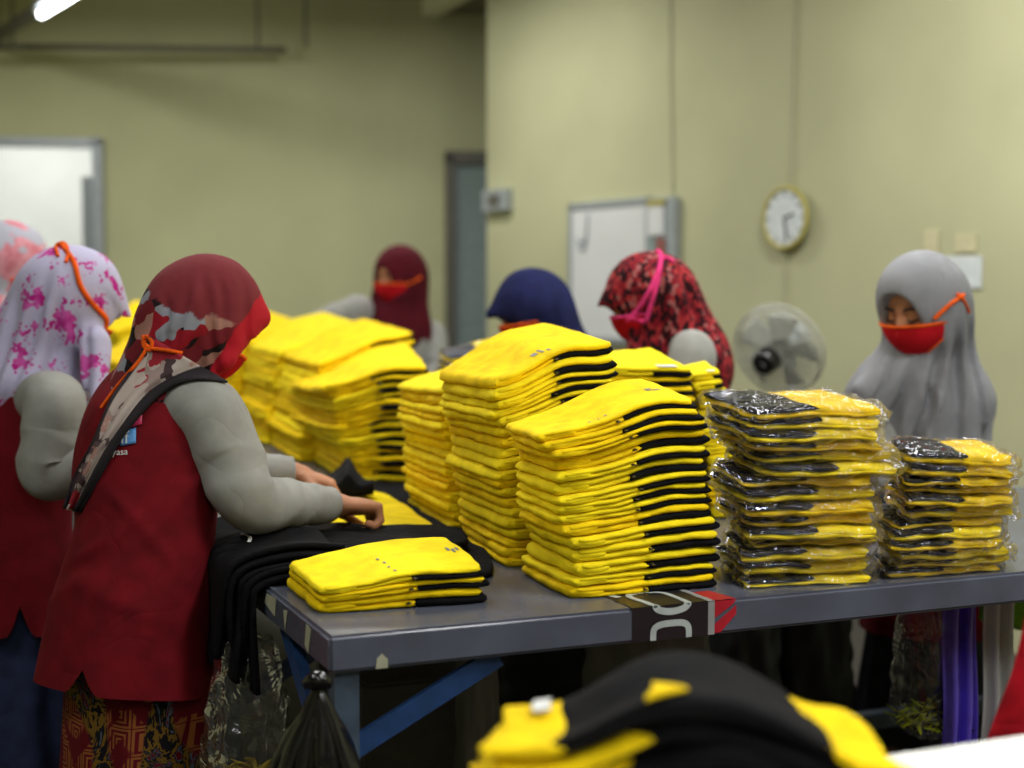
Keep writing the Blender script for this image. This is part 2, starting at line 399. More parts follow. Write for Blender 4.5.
for nm, ang, L in (('hour_hand', 1.3, .45), ('minute_hand', 2.9, .68)):
    d = -dw*math.sin(ang)+V(0,0,1)*math.cos(ang); mesh(nm, bar(c+nw*.014, c+nw*.014+d*R*L, .008, .003, nw), M['blackpl'], t, smooth=False)
q = right(790, 186, .015); q2 = right(796, 0, .015)
tag(mesh('wall_cable', tube([q, right(792, 120, .012), right(796, -30, .012)], .005, 20, 6), M['wire']), 'thin cable running up the wall above the clock', 'cable')
tag(mesh('wall_cable', tube([right(785, 252, .012), right(784, 300, .012), right(780, 330, .012)], .0035, 14, 6), M['wire']), 'thin cable hanging below the clock towards the fan', 'cable')
tag(mesh('wall_cable', tube([right(673, 195, .01), right(671, 100, .01), right(670, -25, .01)], .0035, 14, 6), M['wire']), 'faint cable on the wall above the paper holder', 'cable')
z1 = right(500, 190)[2]; z0 = right(500, 211)[2]
t = thing('wall_switch', right(501, 211), 'small grey switch box near the end of the wall', 'switch')
mesh('switch_box', wq(490, 513, z0, z1, .002, .05), M['alu'], t, smooth=False)
mesh('rocker', wq(497, 507, z0+.03, z1-.03, .05, .012), M['metal'], t, smooth=False)
z1 = right(965, 256)[2]; z0 = right(965, 288)[2]
tag(mesh('wall_notice', wq(944, 982, z0, z1, .002, .006), M['dial'], smooth=False), 'pale blue-white paper notice behind the grey-scarfed worker', 'notice')
z1 = right(965, 234)[2]; z0 = right(965, 252)[2]
bg = plain('beige_paper', (196, 190, 152), .8)
tag(mesh('wall_notice', wq(955, 976, z0, z1, .002, .006), bg, smooth=False), 'small faded beige notice above the pale blue one', 'notice')
tag(mesh('wall_notice', wq(924, 938, z0-.03, z1+.02, .002, .006), bg, smooth=False), 'narrow faded beige slip left of the wall notices', 'notice')

# ---- standing fan
fc = P(779, 350, 5.05); ax = nrm(V(-.58, -.70, -.36)); R = 47*5.05/FPX
fa = nrm(np.cross((0,0,1), ax)); fb = np.cross(ax, fa)
t = thing('standing_fan', V(fc[0], fc[1], 0)-ax*.1*V(1,1,0), 'pale grey pedestal fan with a black hub in front of the wall', 'fan')
fw = plastic('fan_wire_grey', (178,180,170), .9, .4, 5, .01, .1); fwire = plain('fan_wire', (176, 178, 168), .5)
cg = []
def cagept(r, a_, s): return fc+(fa*math.cos(a_)+fb*math.sin(a_))*r+ax*s*.055*math.sqrt(max(0, 1-(r/R)**2))+ax*(.02*s)
for s in (1, -1):
    for r in np.linspace(.03, R, 9):
        cg.append(tube([cagept(r, x, s) for x in np.linspace(0, 2*math.pi, 33)], .0018 if r < R else .004, 40, 5, cap=False))
    for k in range(48):
        x = k*math.pi/24; cg.append(tube([cagept(r, x, s) for r in np.linspace(.02, R, 6)], .0016, 7, 4))
mesh('cage', join(*cg), fwire, t)
for k in range(5):
    x0 = k*2*math.pi/5; G = np.zeros((8, 8, 3))
    for i, r in enumerate(np.linspace(.03, R*.86, 8)):
        for j, s in enumerate(np.linspace(-.5, .5, 8)):
            aa = x0+s*(.95-.2*i/7); G[i, j] = fc+(fa*math.cos(aa)+fb*math.sin(aa))*r+ax*s*.04
    mesh('blade', sheet(G, .003), M['alu'] if False else fw, t)
mesh('hub', tube([fc-ax*.02, fc+ax*.07, fc+ax*.125, fc+ax*.13], [.045, .045, .04, .005], 10, 20), M['blackpl'], t)
mesh('motor', tube([fc-ax*.03, fc-ax*.1, fc-ax*.17], [.05, .06, .035], 10, 18), M['alu'], t)
pb = fc-ax*.1
mesh('pole', tube([V(pb[0], pb[1], .02), pb-V(0,0,.03)], .014, 4, 12), M['alu'], t)
mesh('base', tube([V(pb[0], pb[1], 0), V(pb[0], pb[1], .02), V(pb[0], pb[1], .05)], [.19, .18, .03], 8, 30), M['alu'], t)

# ================================================================= TABLES
C0 = Z(329, 637, .8); ua = math.radians(68); va = math.radians(23.5)
U = V(math.sin(ua), math.cos(ua), 0); VV = V(-math.sin(va), math.cos(va), 0)
T = lambda u, v, z=.8: V(C0[0], C0[1], 0)+U*u+VV*v+V(0,0,z)
def skewbox(u0, u1, v0, v1, z0, z1, r=.006):
    import bmesh
    bm = bmesh.new(); vs = [bm.verts.new(T(u, v, z).tolist()) for z in (z0, z1) for u, v in ((u0,v0),(u1,v0),(u1,v1),(u0,v1))]
    for q in ((3,2,1,0),(4,5,6,7),(0,1,5,4),(1,2,6,5),(2,3,7,6),(3,0,4,7)): bm.faces.new([vs[i] for i in q])
    bmesh.ops.bevel(bm, geom=list(bm.edges), offset=r, segments=3, affect='EDGES'); bm.verts.index_update()
    o = (np.array([list(x.co) for x in bm.verts]), [tuple(x.index for x in q.verts) for q in bm.faces]); bm.free(); return o
AP = .06
def proj(p):
    d = np.asarray(p)-V(0,0,CAMZ); y = d[1]*cp-d[2]*sp; zz = d[1]*sp+d[2]*cp
    return 512+FPX*d[0]/y, 384-FPX*zz/y
def uf0(px):
    lo, hi = -1, 4
    for _ in range(40):
        m = (lo+hi)/2
        if proj(T(m, 0))[0] < px: lo = m
        else: hi = m
    return lo
tA = thing('packing_table', T(1.25, .5, 0), 'long table with grey plastic cover and blue steel frame carrying the shirt piles', 'table')
mesh('table_cover', skewbox(0, 2.5, 0, .95, .8-AP, .8), M['cover'], tA, smooth=False)
def tbar(a, b, w=.04, h=.04, up=(0,0,1)): return bar(T(*a), T(*b), w, h, up)
for u, v in ((.035, .04), (2.45, .04), (.035, .9), (2.45, .9)):
    mesh('leg', tbar((u, v, 0), (u, v, .8-AP), .04, .04, tuple(U)), M['greyblue'], tA, smooth=False)
mesh('brace', tbar((.03, .03, .60), (uf0(505), .03, .735), .012, .035), M['blue_steel'], tA, smooth=False)
mesh('brace', tbar((.035, .09, .52), (.035, .4, .735), .02, .04), M['blue_steel'], tA, smooth=False)
mesh('brace', tbar((2.4, .06, .45), (1.52, .06, .735), .012, .035), M['blue_steel'], tA, smooth=False)
mesh('brace', tbar((.07, .93, .45), (.6, .93, .735), .02, .035), M['blue_steel'], tA, smooth=False)
mesh('brace', tbar((2.4, .93, .45), (1.75, .93, .735), .02, .035), M['greyblue'], tA, smooth=False)
mesh('frame_rail', join(tbar((.03, .95, .2), (2.45, .95, .2)), tbar((.035, .05, .2), (.035, .95, .2))), M['greyblue'], tA, smooth=False)
# banner print wrapping from top over the front edge
def proj(p):
    d = np.asarray(p)-V(0,0,CAMZ); y = d[1]*cp-d[2]*sp; zz = d[1]*sp+d[2]*cp
    return 512+FPX*d[0]/y, 384-FPX*zz/y
def uf(px):
    lo, hi = -1, 4
    for _ in range(40):
        m = (lo+hi)/2
        if proj(T(m, 0))[0] < px: lo = m
        else: hi = m
    return lo
def wrap(u, w, e=.001):
    return T(u, -e, .8-w) if w >= 0 else T(u, -w, .8+e)
def wpoly(u0, u1, w0, w1, e=.001, sk=0):
    ws = sorted(set([w0, w1]+([0.] if w0 < 0 < w1 else [])))
    out = []
    for a, b in zip(ws[:-1], ws[1:]):
        ee = lambda w, front: (T(0,0,0)*0)
        front = (a+b)/2 > 0
        f_ = (lambda u, w: T(u, -e, .8-w)) if front else (lambda u, w: T(u, -w-(e if w == 0 else 0), .8+e))
        q = [f_(u0+sk*a, a), f_(u1+sk*a, a), f_(u1+sk*b, b), f_(u0+sk*b, b)]
        out.append((np.array(q), [(0,1,2,3)]))
    return join(*out)
def stroke(pts, wd, e):
    """flat ribbon along (u,w) points, wrapping over the edge"""
    p = crm(np.array(pts, float), 60); d = np.gradient(p, axis=0); d /= np.linalg.norm(d, axis=1)[:, None]+1e-9
    n = np.stack([-d[:,1], d[:,0]], 1); v = []
    for q, m in zip(p, n):
        for s in (-1, 1):
            u, w = q+m*wd/2*s; v.append(T(u, -e, .8-w) if w > 0 else T(u, -w-e*(w > -.002), .8+e))
    return np.array(v), [(2*i, 2*i+1, 2*i+3, 2*i+2) for i in range(len(p)-1)]
b0, b1, b2, b3 = uf(632), uf(708), uf(714.5), uf(736)
pr = mesh('banner_print', wpoly(b0, b1, -.14, .0585), plain('print_black', (34, 32, 36), .35), tA, smooth=False)
lw = b1-b0
WP = plain('print_white', (176, 186, 184), .35)
mesh('banner_letter', stroke([(b0+lw*.28, -.03), (b0+lw*.26, -.085), (b0+lw*.5, -.1), (b0+lw*.72, -.085), (b0+lw*.745, -.03), (b0+lw*.73, .000), (b0+lw*.6, .0095), (b0+lw*.42, .0095), (b0+lw*.3, .000), (b0+lw*.28, -.03)], .012, .002), WP, tA, smooth=False)
mesh('banner_letter', stroke([(b0+lw*.27, .0585), (b0+lw*.28, .040), (b0+lw*.36, .0325), (b0+lw*.52, .031), (b0+lw*.66, .0325), (b0+lw*.73, .040), (b0+lw*.74, .0585)], .0115, .002), WP, tA, smooth=False)
mesh('banner_letter', stroke([(b0+lw*.62, -.125), (b0+lw*.3, -.125), (b0+lw*.05, -.125), (b0+lw*.12, -.08)], .014, .002), WP, tA, smooth=False)
mesh('banner_stripe', wpoly(b1, b2, -.14, .0585), plain('print_grey', (150, 152, 152), .35), tA, smooth=False)
RP = plain('print_red', (176, 34, 48), .35)
def wq4(q, e=.0012):
    v = [T(u, -e, .8-w) if w > 0 else T(u, -w-e, .8+e) for u, w in q]; return np.array(v), [tuple(range(len(q)))]
mesh('banner_chevron', join(wq4([(b2, -.13), (b2+.04, -.13), (b3, -.1), (b2+.01, -.1)]), wq4([(b2, -.075), (b3-.01, -.075), (b3, -.0001), (b2, -.0001)]), wq4([(b2, .0001), (b3, .0001), (b3-.006, .008), (b2, .03)])), RP, tA, smooth=False)
mesh('banner_chevron', wq4([(b2, .04), (b3, .01), (b3, .026), (b2+.012, .056), (b2, .056)]), RP, tA, smooth=False)
PP = plain('peeled_tape', (175, 175, 150), .6)
for u, w, s in ((.085, .052, .010),):
    mesh('tape_scrap', wq4([(u-s, w+.006), (u-s*.8, w-.01), (u, w-.018), (u+s, w-.008), (u+s, w+.006)]), PP, tA, smooth=False)
def leftq(q): return np.array([T(-.0012, v, z) for v, z in q]), [tuple(range(len(q)))]
for q in ([(.1, .79), (.13, .795), (.14, .755), (.12, .745)], [(.25, .79), (.28, .785), (.27, .75)], [(.33, .795), (.4, .79), (.42, .77), (.34, .76)], [(.44, .77), (.5, .785), (.47, .745)]):
    mesh('tape_scrap', leftq(q), PP, tA, smooth=False)
tB = thing('packing_table', T(.8, 2.4, 0), 'second grey covered table behind, under the far rows of yellow shirts', 'table')
mesh('table_cover', skewbox(-.02, 1.07, .97, 3.75, .8-AP, .8), M['cover'], tB, smooth=False)
for u, v in ((.05, 1.05), (1.0, 1.05), (.05, 3.65), (1.0, 3.65)):
    mesh('leg', tbar((u, v, 0), (u, v, .8-AP), .04, .04, tuple(U)), M['greyblue'], tB, smooth=False)
# front table
D0 = Z(1024, 735, .8)
F_ = lambda u, v, z: V(D0[0], D0[1], 0)+U*u+VV*v+V(0,0,z)
tC = thing('front_table', F_(-.3, -.5, 0), 'white topped table nearest the camera in the lower right corner', 'table')
def fbox(u0, u1, v0, v1, z0, z1): return prism([F_(u0,v0,0)[:2], F_(u1,v0,0)[:2], F_(u1,v1,0)[:2], F_(u0,v1,0)[:2]], z0, z1)
mesh('tabletop', fbox(-1.3, .9, -.95, 0, .77, .8), M['white'], tC, smooth=False)
for u, v in ((-1.25, -.9), (.85, -.9), (-1.25, -.05), (.85, -.05)):
    mesh('leg', fbox(u-.02, u+.02, v-.02, v+.02, 0, .77), M['alu'], tC, smooth=False)

# ================================================================= FOLDED SHIRTS
def pillow(pos, u0, u1, v0, v1, sm, sh, ru, rv, nu=14, nv=10):
    """closed cushion: pos(u,v,s); centre level sm, half thickness sh"""
    e = np.array([0, .08, .3, .62, 1.])
    mid = lambda n: np.linspace(0, 1, n+2)[1:-1]
    us = np.concatenate([u0+e*ru, (u0+ru)+(u1-u0-2*ru)*mid(nu), (u1-e*ru)[::-1]])
    vs = np.concatenate([v0+e*rv, (v0+rv)+(v1-v0-2*rv)*mid(nv), (v1-e*rv)[::-1]])
    A, B = np.meshgrid(us, vs, indexing='ij')
    cl = lambda x: np.clip(x, 0, 1)
    eu = cl(np.minimum(A-u0, u1-A)/ru); ev = cl(np.minimum(B-v0, v1-B)/rv)
    h = np.sqrt(cl(1-(1-eu)**2))*np.sqrt(cl(1-(1-ev)**2))
    top = pos(A, B, sm+sh*h); bot = pos(A, B, sm-sh*h)
    n, m = A.shape; N = n*m; f = []
    I = np.arange(N).reshape(n, m)
    qa = np.stack([I[:-1,:-1], I[1:,:-1], I[1:,1:], I[:-1,1:]], -1).reshape(-1, 4)
    border = np.zeros((n, m), bool); border[0] = border[-1] = True; border[:, 0] = border[:, -1] = True
    J = np.where(border, I, I+N)
    qb = np.stack([J[:-1,1:], J[1:,1:], J[1:,:-1], J[:-1,:-1]], -1).reshape(-1, 4)
    return np.vstack([top.reshape(-1,3), bot.reshape(-1,3)]), np.vstack([qa, qb]).tolist()
ORD = ['top', 'second', 'third', 'fourth', 'fifth', 'sixth', 'seventh', 'eighth', 'ninth', 'tenth', 'eleventh', 'twelfth', 'thirteenth', 'fourteenth', 'fifteenth', 'sixteenth', 'seventeenth', 'eighteenth', 'nineteenth', 'twentieth', 'twenty-first', 'twenty-second']
class Quad:
    def __init__(s, bot, top, z0=.8, ydel=0.0, hump=0.0, hc=.6):
        lb, f, r = [Z(x, y, z0) for x, y in bot]; s.B = [f, r, lb, lb+r-f]      # F R LB B
        yt = [p[1]+ydel for p in s.B]
        tl, tf, tr, tb = top
        s.T = [P(*tf, yt[0]), P(*tr, yt[1]), P(*tl, yt[2]), P(*tb, yt[3])]
        s.hump = hump; s.hc = hc; s.la = np.linalg.norm(s.B[1]-s.B[0]); s.lb = np.linalg.norm(s.B[2]-s.B[0])
        s.h = np.mean([t[2]-b[2] for t, b in zip(s.T, s.B)])
    def at(s, u, v, w):
        u = u[..., None]; v = v[..., None]; w = w[..., None]
        c = [b*(1-w)+t*w for b, t in zip(s.B, s.T)]
        p = (c[0]*(1-u)+c[1]*u)*(1-v)+(c[2]*(1-u)+c[3]*u)*v
        p = p+V(0,0,1)*(s.hump*w*np.exp(-((u-s.hc)/.28)**2))
        return p
def shirt_pile(q, n, where, group, style='open', seed=0, side=None, marks=True, ysplit=.5, rag=1.0, sq=1.0, label=None, cat='shirt', lod=1):
    r = random.Random(seed+100)
    hs = [1+.3*r.uniform(-1, 1) for _ in range(n)]; cum = np.concatenate([[0], np.cumsum(hs)])/sum(hs)
    la, lb = q.la, q.lb
    wph = r.uniform(0, 6)
    for i in range(n):
        sa, sb = cum[i], cum[i+1]; t = (sb-sa)*q.h
        du = rag*r.uniform(-.007, .007)/la+rag*.006/la*math.sin(i*.9+wph); dv = rag*r.uniform(-.007, .007)/lb; ph = [r.uniform(0, 6.28) for _ in range(8)]
        am = rag*.0017; rot = rag*r.uniform(-.03, .03)
        def pos(A, B, s, q=q, ph=ph, du=du, dv=dv, am=am, rot=rot):
            x = A*la; y = B*lb; a_ = 2*A-1; b_ = 2*B-1; sh_ = 1-.05*(np.abs(np.clip(a_,-1,1))*np.abs(np.clip(b_,-1,1)))**7; A = .5+a_*sh_/2; B = .5+b_*sh_/2
            p = q.at(A+du+rot*(B-.5), B+dv-rot*(A-.5), s)
            ez = am*.5*(np.sin(x*38+ph[0]+y*12)+.7*np.sin(y*45+ph[1]-x*15)+.5*np.sin(x*95+ph[2]))
            ex = am*(np.sin(y*33+ph[3])+.8*np.sin(y*80+ph[4]+s*70)+.5*np.sin(s*120+ph[7])); ey = am*(np.sin(x*30+ph[5])+.8*np.sin(x*85+ph[6]+s*60))
            lift = np.clip(s*n, 0, 1)
            p = p+ex[..., None]*nrm(q.B[1]-q.B[0])+ey[..., None]*nrm(q.B[2]-q.B[0]); p[..., 2] += ez*lift
            return p
        k = n-1-i
        nm = 'folded_shirt' if style != 'bag' else 'bagged_shirt'
        word = ORD[k] if k < len(ORD) else 'low'
        if n > 1 and i == 0: word = 'bottom'
        base = q.at(np.array([.5]), np.array([.5]), np.array([sa]))[0]
        o = thing(nm, base, (label or '{w} shirt of the {p}').format(w=word, p=where), cat, group)
        tm, th = (sa+sb)/2, (sb-sa)/2*1.04
        ye = M['yellow'] if r.random() < .6 else M['yellow2']
        rt = t*.6; ru = rt/la; rv = rt/lb
        NU, NV = (14, 10) if lod else (8, 6)
        up = lambda a, b: (sa+(sb-sa)*(a+b)/2, (sb-sa)*(b-a)/2)
        if style in ('open',):
            m1, h1 = up(.46, 1.0); m2, h2 = up(0, .5)
            js = ysplit+r.uniform(-.03, .03)
            Y = join(pillow(pos, .0, 1, .0, 1, m1, h1*1.05, ru, rv, NU, NV), pillow(pos, .012, js, .008, 1, m2, h2*1.03, ru, rv, NU//2, NV),
                     pillow(pos, -.04, .2, .004, 1.0, tm, th*1.03, ru*1.15, rv*1.2, 5, NV))
            mesh('yellow_body', Y, ye, o)
            bx = r.uniform(0, .02)
            mesh('black_panel', pillow(pos, js-.02, 1.02+bx, r.uniform(-.012, .012), .99, m2, h2*1.12, ru, rv, NU//2, NV), M['black'], o)
        elif style == 'bag':
            m1, h1 = up(.5, .95); m2, h2 = up(.05, .52)
            js = ysplit+r.uniform(-.04, .04)
            mesh('yellow_body', join(pillow(pos, js-.03, .97, .04, .98, *up(.08, .93), ru, rv, NU//2, NV), pillow(pos, .03, .97, .035, .98, m2, h2, ru, rv, NU, NV)), ye, o)
            mesh('black_panel', pillow(pos, .02, js, .03, .98, m1, h1*1.02, ru, rv, NU//2, NV), M['black'], o)
            def bpos(A, B, s):
                p = pos(A, B, s); x = A*la; y = B*lb; e = np.clip((np.abs(A-.5)-.42)*12, 0, 1)+np.clip((.1-B)*10, 0, 1)
                p[..., 2] += .0016*np.sin(x*160+ph[0]*3+y*50)*np.sin(y*130+ph[1])*(1+1.5*e)+.003*e*np.sin(y*90+x*70+ph[2])
                return p
            mesh('plastic_sleeve', pillow(bpos, -.015, 1.03+r.uniform(0, .03), -.015, 1.02, tm, th*1.02, ru*.8, rv*.8, 26, 14), M['sleeve_bag'], o)
        if marks and style == 'open':
            uu = ysplit-.03+r.uniform(-.02, .02)
            mm, hh = up(.25, .42)
            mesh('seam_mark', pillow(pos, uu, uu+.006/la, -.02-.002/lb, .03, mm, hh*.8, .002/la, .004/lb, 1, 2), M['darkprint'], o)
        if side and k == 0:
            side(o, pos, sb)
    return q
def surfmark(o, pos, s, rects, mat=None, name='printed_mark'):
    ps = []
    for (u0, u1, v0, v1) in rects:
        A, B = np.meshgrid(np.linspace(u0, u1, 5), np.linspace(v0, v1, 5), indexing='ij'); G = pos(A, B, np.full_like(A, s)); G[..., 2] += .0012
        vv = G.reshape(-1, 3); ps.append((vv, [(i*5+j, i*5+j+1, (i+1)*5+j+1, (i+1)*5+j) for i in range(4) for j in range(4)]))
    mesh(name, join(*ps), mat or M['print'], o)

def sideA(o, pos, s):
    surfmark(o, pos, s, [(.8, .83, .42, .5), (.84, .85, .4, .52), (.86, .9, .44, .48)])
    surfmark(o, pos, s, [(.3, .32, .07, .1), (.36, .37, .06, .1), (.41, .43, .1, .13)])
qA = Quad([(527,573),(581,600),(722,587)], [(515,421),(553,433),(706,403),(650,380)], hump=.02, hc=.68)
shirt_pile(qA, 15, 'front open pile standing on the table edge', 'yellow and black shirts in the front open pile', seed=1, side=sideA, label='{w} yellow and black shirt of the {p}')
qB = Quad([(463,538),(512,568),(640,558)], [(438,371),(500,379),(616,342),(545,321)], hump=.022, hc=.55)
def sideB(o, pos, s): surfmark(o, pos, s, [(.36, .4, .1, .15), (.42, .44, .08, .16), (.46, .48, .06, .1)])
shirt_pile(qB, 19, 'tall pile in the middle of the table', 'yellow and black shirts in the tall middle pile', seed=2, side=sideB, label='{w} yellow and black shirt of the {p}')
qC = Quad([(408,507),(455,535),(540,527)], [(396,384),(443,390),(540,362),(480,356)])
shirt_pile(qC, 16, 'yellow pile left of the tall middle pile', 'shirts in the pile left of the middle', seed=3, ysplit=.6, label='{w} folded shirt of the {p}')
qD = Quad([(305,454),(350,484),(414,489)], [(293,381),(330,386),(434,366),(408,338)], hump=.022, hc=.55)
shirt_pile(qD, 14, 'left pile nearest the working hands', 'shirts in the left pile near the hands', seed=4, ysplit=.48, rag=1.6, label='{w} yellow and black shirt of the {p}')
qE = Quad([(268,444),(303,464),(395,458)], [(283,353),(318,364),(414,334),(365,318)], hump=.02)
shirt_pile(qE, 15, 'second pile of the left row, behind the nearest', 'shirts in the second left pile', seed=5, ysplit=.55, rag=1.4, marks=False, lod=0, label='{w} yellow and black shirt of the {p}')
qF = Quad([(236,428),(266,446),(362,440)], [(247,344),(281,352),(368,326),(322,312)], hump=.022)
shirt_pile(qF, 15, 'third pile of the left row, going back', 'shirts in the third left pile', seed=6, rag=1.4, marks=False, lod=0, label='{w} yellow and black shirt of the {p}')
qG = Quad([(205,416),(228,430),(310,424)], [(215,335),(238,342),(314,326),(268,310)], hump=.02)
shirt_pile(qG, 13, 'farthest pile of the left row', 'shirts in the farthest left pile', seed=7, marks=False, lod=0, label='{w} yellow and black shirt of the {p}')
qH = Quad([(100,412),(120,420),(185,415)], [(98,326),(118,331),(170,312),(135,299)])
shirt_pile(qH, 12, 'far pile seen between the two left workers', 'shirts in the far pile between workers', seed=8, marks=False, lod=0, ysplit=.85, label='{w} yellow shirt of the {p}')
qI = Quad([(92,435),(120,447),(190,440)], [(97,356),(118,362),(180,345),(140,330)])
shirt_pile(qI, 11, 'lower nearer pile between the two left workers', 'shirts in the nearer pile between workers', seed=9, marks=False, lod=0, ysplit=.9, label='{w} yellow shirt of the {p}')
wl = lambda o, pos, s: surfmark(o, pos, s, [(.55, .8, -.0, .1)], M['whiteprint'], 'white_label')
qJ = Quad([(592,508),(606,524),(700,522)], [(600,352),(613,366),(694,368),(650,346)])
shirt_pile(qJ, 16, 'rear pile before the red-patterned scarf', 'shirts in the rear pile', seed=10, marks=False, lod=0, side=wl, label='{w} yellow and black shirt of the {p}')
qK = Quad([(700,508),(712,519),(752,517)], [(683,366),(694,374),(722,370),(706,359)])
shirt_pile(qK, 15, 'narrow rear pile at the right of the rear one', 'shirts in the narrow rear pile', seed=11, marks=False, lod=0, ysplit=.7, side=wl, label='{w} yellow shirt of the {p}')
qL2 = Quad([(440,478),(452,488),(530,483)], [(436,351),(446,357),(520,342),(500,334)])
shirt_pile(qL2, 14, 'rear bagged pile behind the tall middle pile', 'bagged shirts in the rear pile', style='bag', seed=12, lod=0, label='{w} shirt in clear bag of the {p}')
# bagged piles at the right
qM = Quad([(722,566),(741,588),(874,583)], [(704,389),(756,409),(894,407),(835,390)])
shirt_pile(qM, 15, 'taller bagged pile on the right of the table', 'bagged shirts in the taller right pile', style='bag', seed=13, rag=2.0, ysplit=.52, label='{w} glossy bagged shirt of the {p}')
qN = Quad([(872,563),(888,582),(1008,573)], [(884,436),(910,450),(1018,456),(972,437)])
shirt_pile(qN, 12, 'shorter bagged pile at the far right end', 'bagged shirts in the shorter right pile', style='bag', seed=14, rag=2.0, ysplit=.5, label='{w} glossy bagged shirt of the {p}')
# three shirts at the left corner of the table
def sideL(o, pos, s):
    surfmark(o, pos, s, [(.88, .9, .5, .6), (.91, .93, .45, .55), (.94, .96, .5, .58)])
    surfmark(o, pos, s, [(.42, .435, .42, .47), (.43, .445, .3, .35), (.44, .455, .18, .22), (.455, .47, .06, .1)])
qL = Quad([(285,587),(322,616),(486,604)], [(286,560),(321,589),(482,568),(441,536)], hump=.01, hc=.6)
shirt_pile(qL, 3, 'low pile of three on the left table corner', 'three folded shirts at the table corner', seed=15, side=sideL, ysplit=.55, label='{w} yellow and black shirt of the {p}')

# ---- flat cloth patches
def patch(px, z, t, bulge=.0, seed=0, zf=None, wob=.002):
    r = random.Random(seed); pts = np.array([Z(x, y, z) for x, y in px]); n0 = len(pts)
    cl = np.vstack([pts, pts[:1]]); 
    ext = np.vstack([pts[-1:], pts, pts[:2]]); q = []
    for i in range(n0):
        p0, p1, p2, p3 = [ext[(i+k)] for k in range(4)]
        for f in np.linspace(0, 1, 10, endpoint=False):
            c = .5*((2*p1)+(-p0+p2)*f+(2*p0-5*p1+4*p2-p3)*f*f+(-p0+3*p1-3*p2+p3)*f**3); l = p1*(1-f)+p2*f; q.append(.5*c+.5*l)
    q = np.array(q); c = q.mean(0); N = len(q); fr = [1, 1.004, .99, .965, .9, .8, .65, .45, .25]; hh = [0, .45, .85, 1, 1, 1, 1, 1, 1]
    vs = []
    a, b = r.uniform(0, 6), r.uniform(0, 6)
    for fk, hk in zip(fr, hh):
        p = c+(q-c)*fk
        p[:, 2] = z+t*hk+(wob*hk*(np.sin(p[:,0]*45+a)+np.sin(p[:,1]*38+p[:,0]*20+b)))+(bulge*hk*(1-fk**2))
        if zf: p[:, 2] += zf(p)
        vs.append(p)
    K = len(fr); v = np.vstack(vs+[(vs[-1].mean(0))[None]]); f = []
    for k in range(K-1):
        for i in range(N): f.append((k*N+i, k*N+(i+1)%N, (k+1)*N+(i+1)%N, (k+1)*N+i))
    for i in range(N): f.append(((K-1)*N+i, (K-1)*N+(i+1)%N, K*N))
    f.append(tuple(range(N-1, -1, -1)))
    return v, f
o = thing('unfolded_shirt', Z(350, 520, .8), 'yellow and black shirt spread flat under the working hands', 'shirt')
mesh('yellow_body', patch([(238,522),(300,498),(340,488),(385,497),(440,534),(420,545),(330,550),(262,548)], .815, .012, .008, 1), M['yellow'], o)
mesh('black_panel', patch([(258,530),(300,529),(345,529),(395,531),(440,528),(468,545),(440,552),(395,548),(350,558),(290,562),(266,548)], .824, .012, .003, 2), M['black'], o)
mesh('shirt_lettering', patch([(368,546),(392,545),(393,547),(369,548)], .8395, .0005, 0, 3, wob=0), M['whiteprint'], o)
o = tag(mesh('black_shirt', patch([(348,484),(366,470),(392,480),(425,502),(462,530),(490,560),(492,576),(465,582),(430,545),(400,520),(372,498)], .8, .014, .004, 4), M['black']), 'black shirt lying flat behind the shirt being folded', 'shirt')
# drooping black shirts over the left table end
for k in range(5):
    v0, v1 = .40+.012*k, .92-.01*k
    zz = .803+.011*k; r = random.Random(k); ja, jb, jc = r.uniform(0,6), r.uniform(0,6), r.uniform(-.02,.02)
    def edge(v, k=k, zz=zz): 
        drop = .665+jc-.014*(4-k)+.012*math.sin(v*17+ja)+.006*math.sin(v*41+jb)
        return [T(.2-.01*k, v, zz+.003), T(.06, v, zz+.012), T(-.012-.009*k, v+.004, .80+.008*k), T(-.026-.0095*k+.006*math.sin(v*20+ja), v+.006, .755), T(-.030-.010*k+.012*math.sin(v*24+jb), v+.02*math.sin(k*2.1), drop)]
    cols = [crm(edge(v), 26) for v in np.linspace(v0, v1, 30)]
    G = np.array(cols).transpose(1, 0, 2)
    w = np.linspace(0, 1, 30)[None, :]; uu = np.linspace(0, 1, 26)[:, None]
    G = G - U*(np.sin(w*22+k)*.006*np.clip(uu-.5, 0, 1))[..., None]
    G[..., 2] += .006*np.sin(w*14+k*2)*(1-uu)+.01*np.sin(w*9+k)*np.clip(uu-.7, 0, 1)*3
    edgeword = ['bottom', 'second lowest', 'middle', 'second uppermost', 'uppermost'][k]
    o = mesh('black_shirt', sheet(G, .009), M['black'])
    tag(o, edgeword+' black shirt drooping over the left end of the table', 'shirt', 'black shirts drooping over the table end')
    if k == 4:
        ps = []
        gi = lambda i, j: G[i, j]+V(-.004, -.002, .0058)
        ring = [(6+2.2*math.cos(x), 9+3.4*math.sin(x)) for x in np.linspace(0, 2*math.pi, 30)]
        def gs(i, j):
            a_, b_ = int(i), int(j); fi, fj = i-a_, j-b_
            return (G[a_, b_]*(1-fi)*(1-fj)+G[a_+1, b_]*fi*(1-fj)+G[a_, b_+1]*(1-fi)*fj+G[a_+1, b_+1]*fi*fj)+V(-.001, -.002, .007)
        mesh('round_print', tube([gs(6+2.0*math.cos(x), 20+3.0*math.sin(x)) for x in np.linspace(0, 2*math.pi, 24)], .006, 50, 6, flat=.25), M['whiteprint'], o)
        mesh('printed_mark', tube([gs(9, 8), gs(8.6, 10), gs(9, 12)], .004, 8, 6, flat=.3), M['whiteprint'], o)

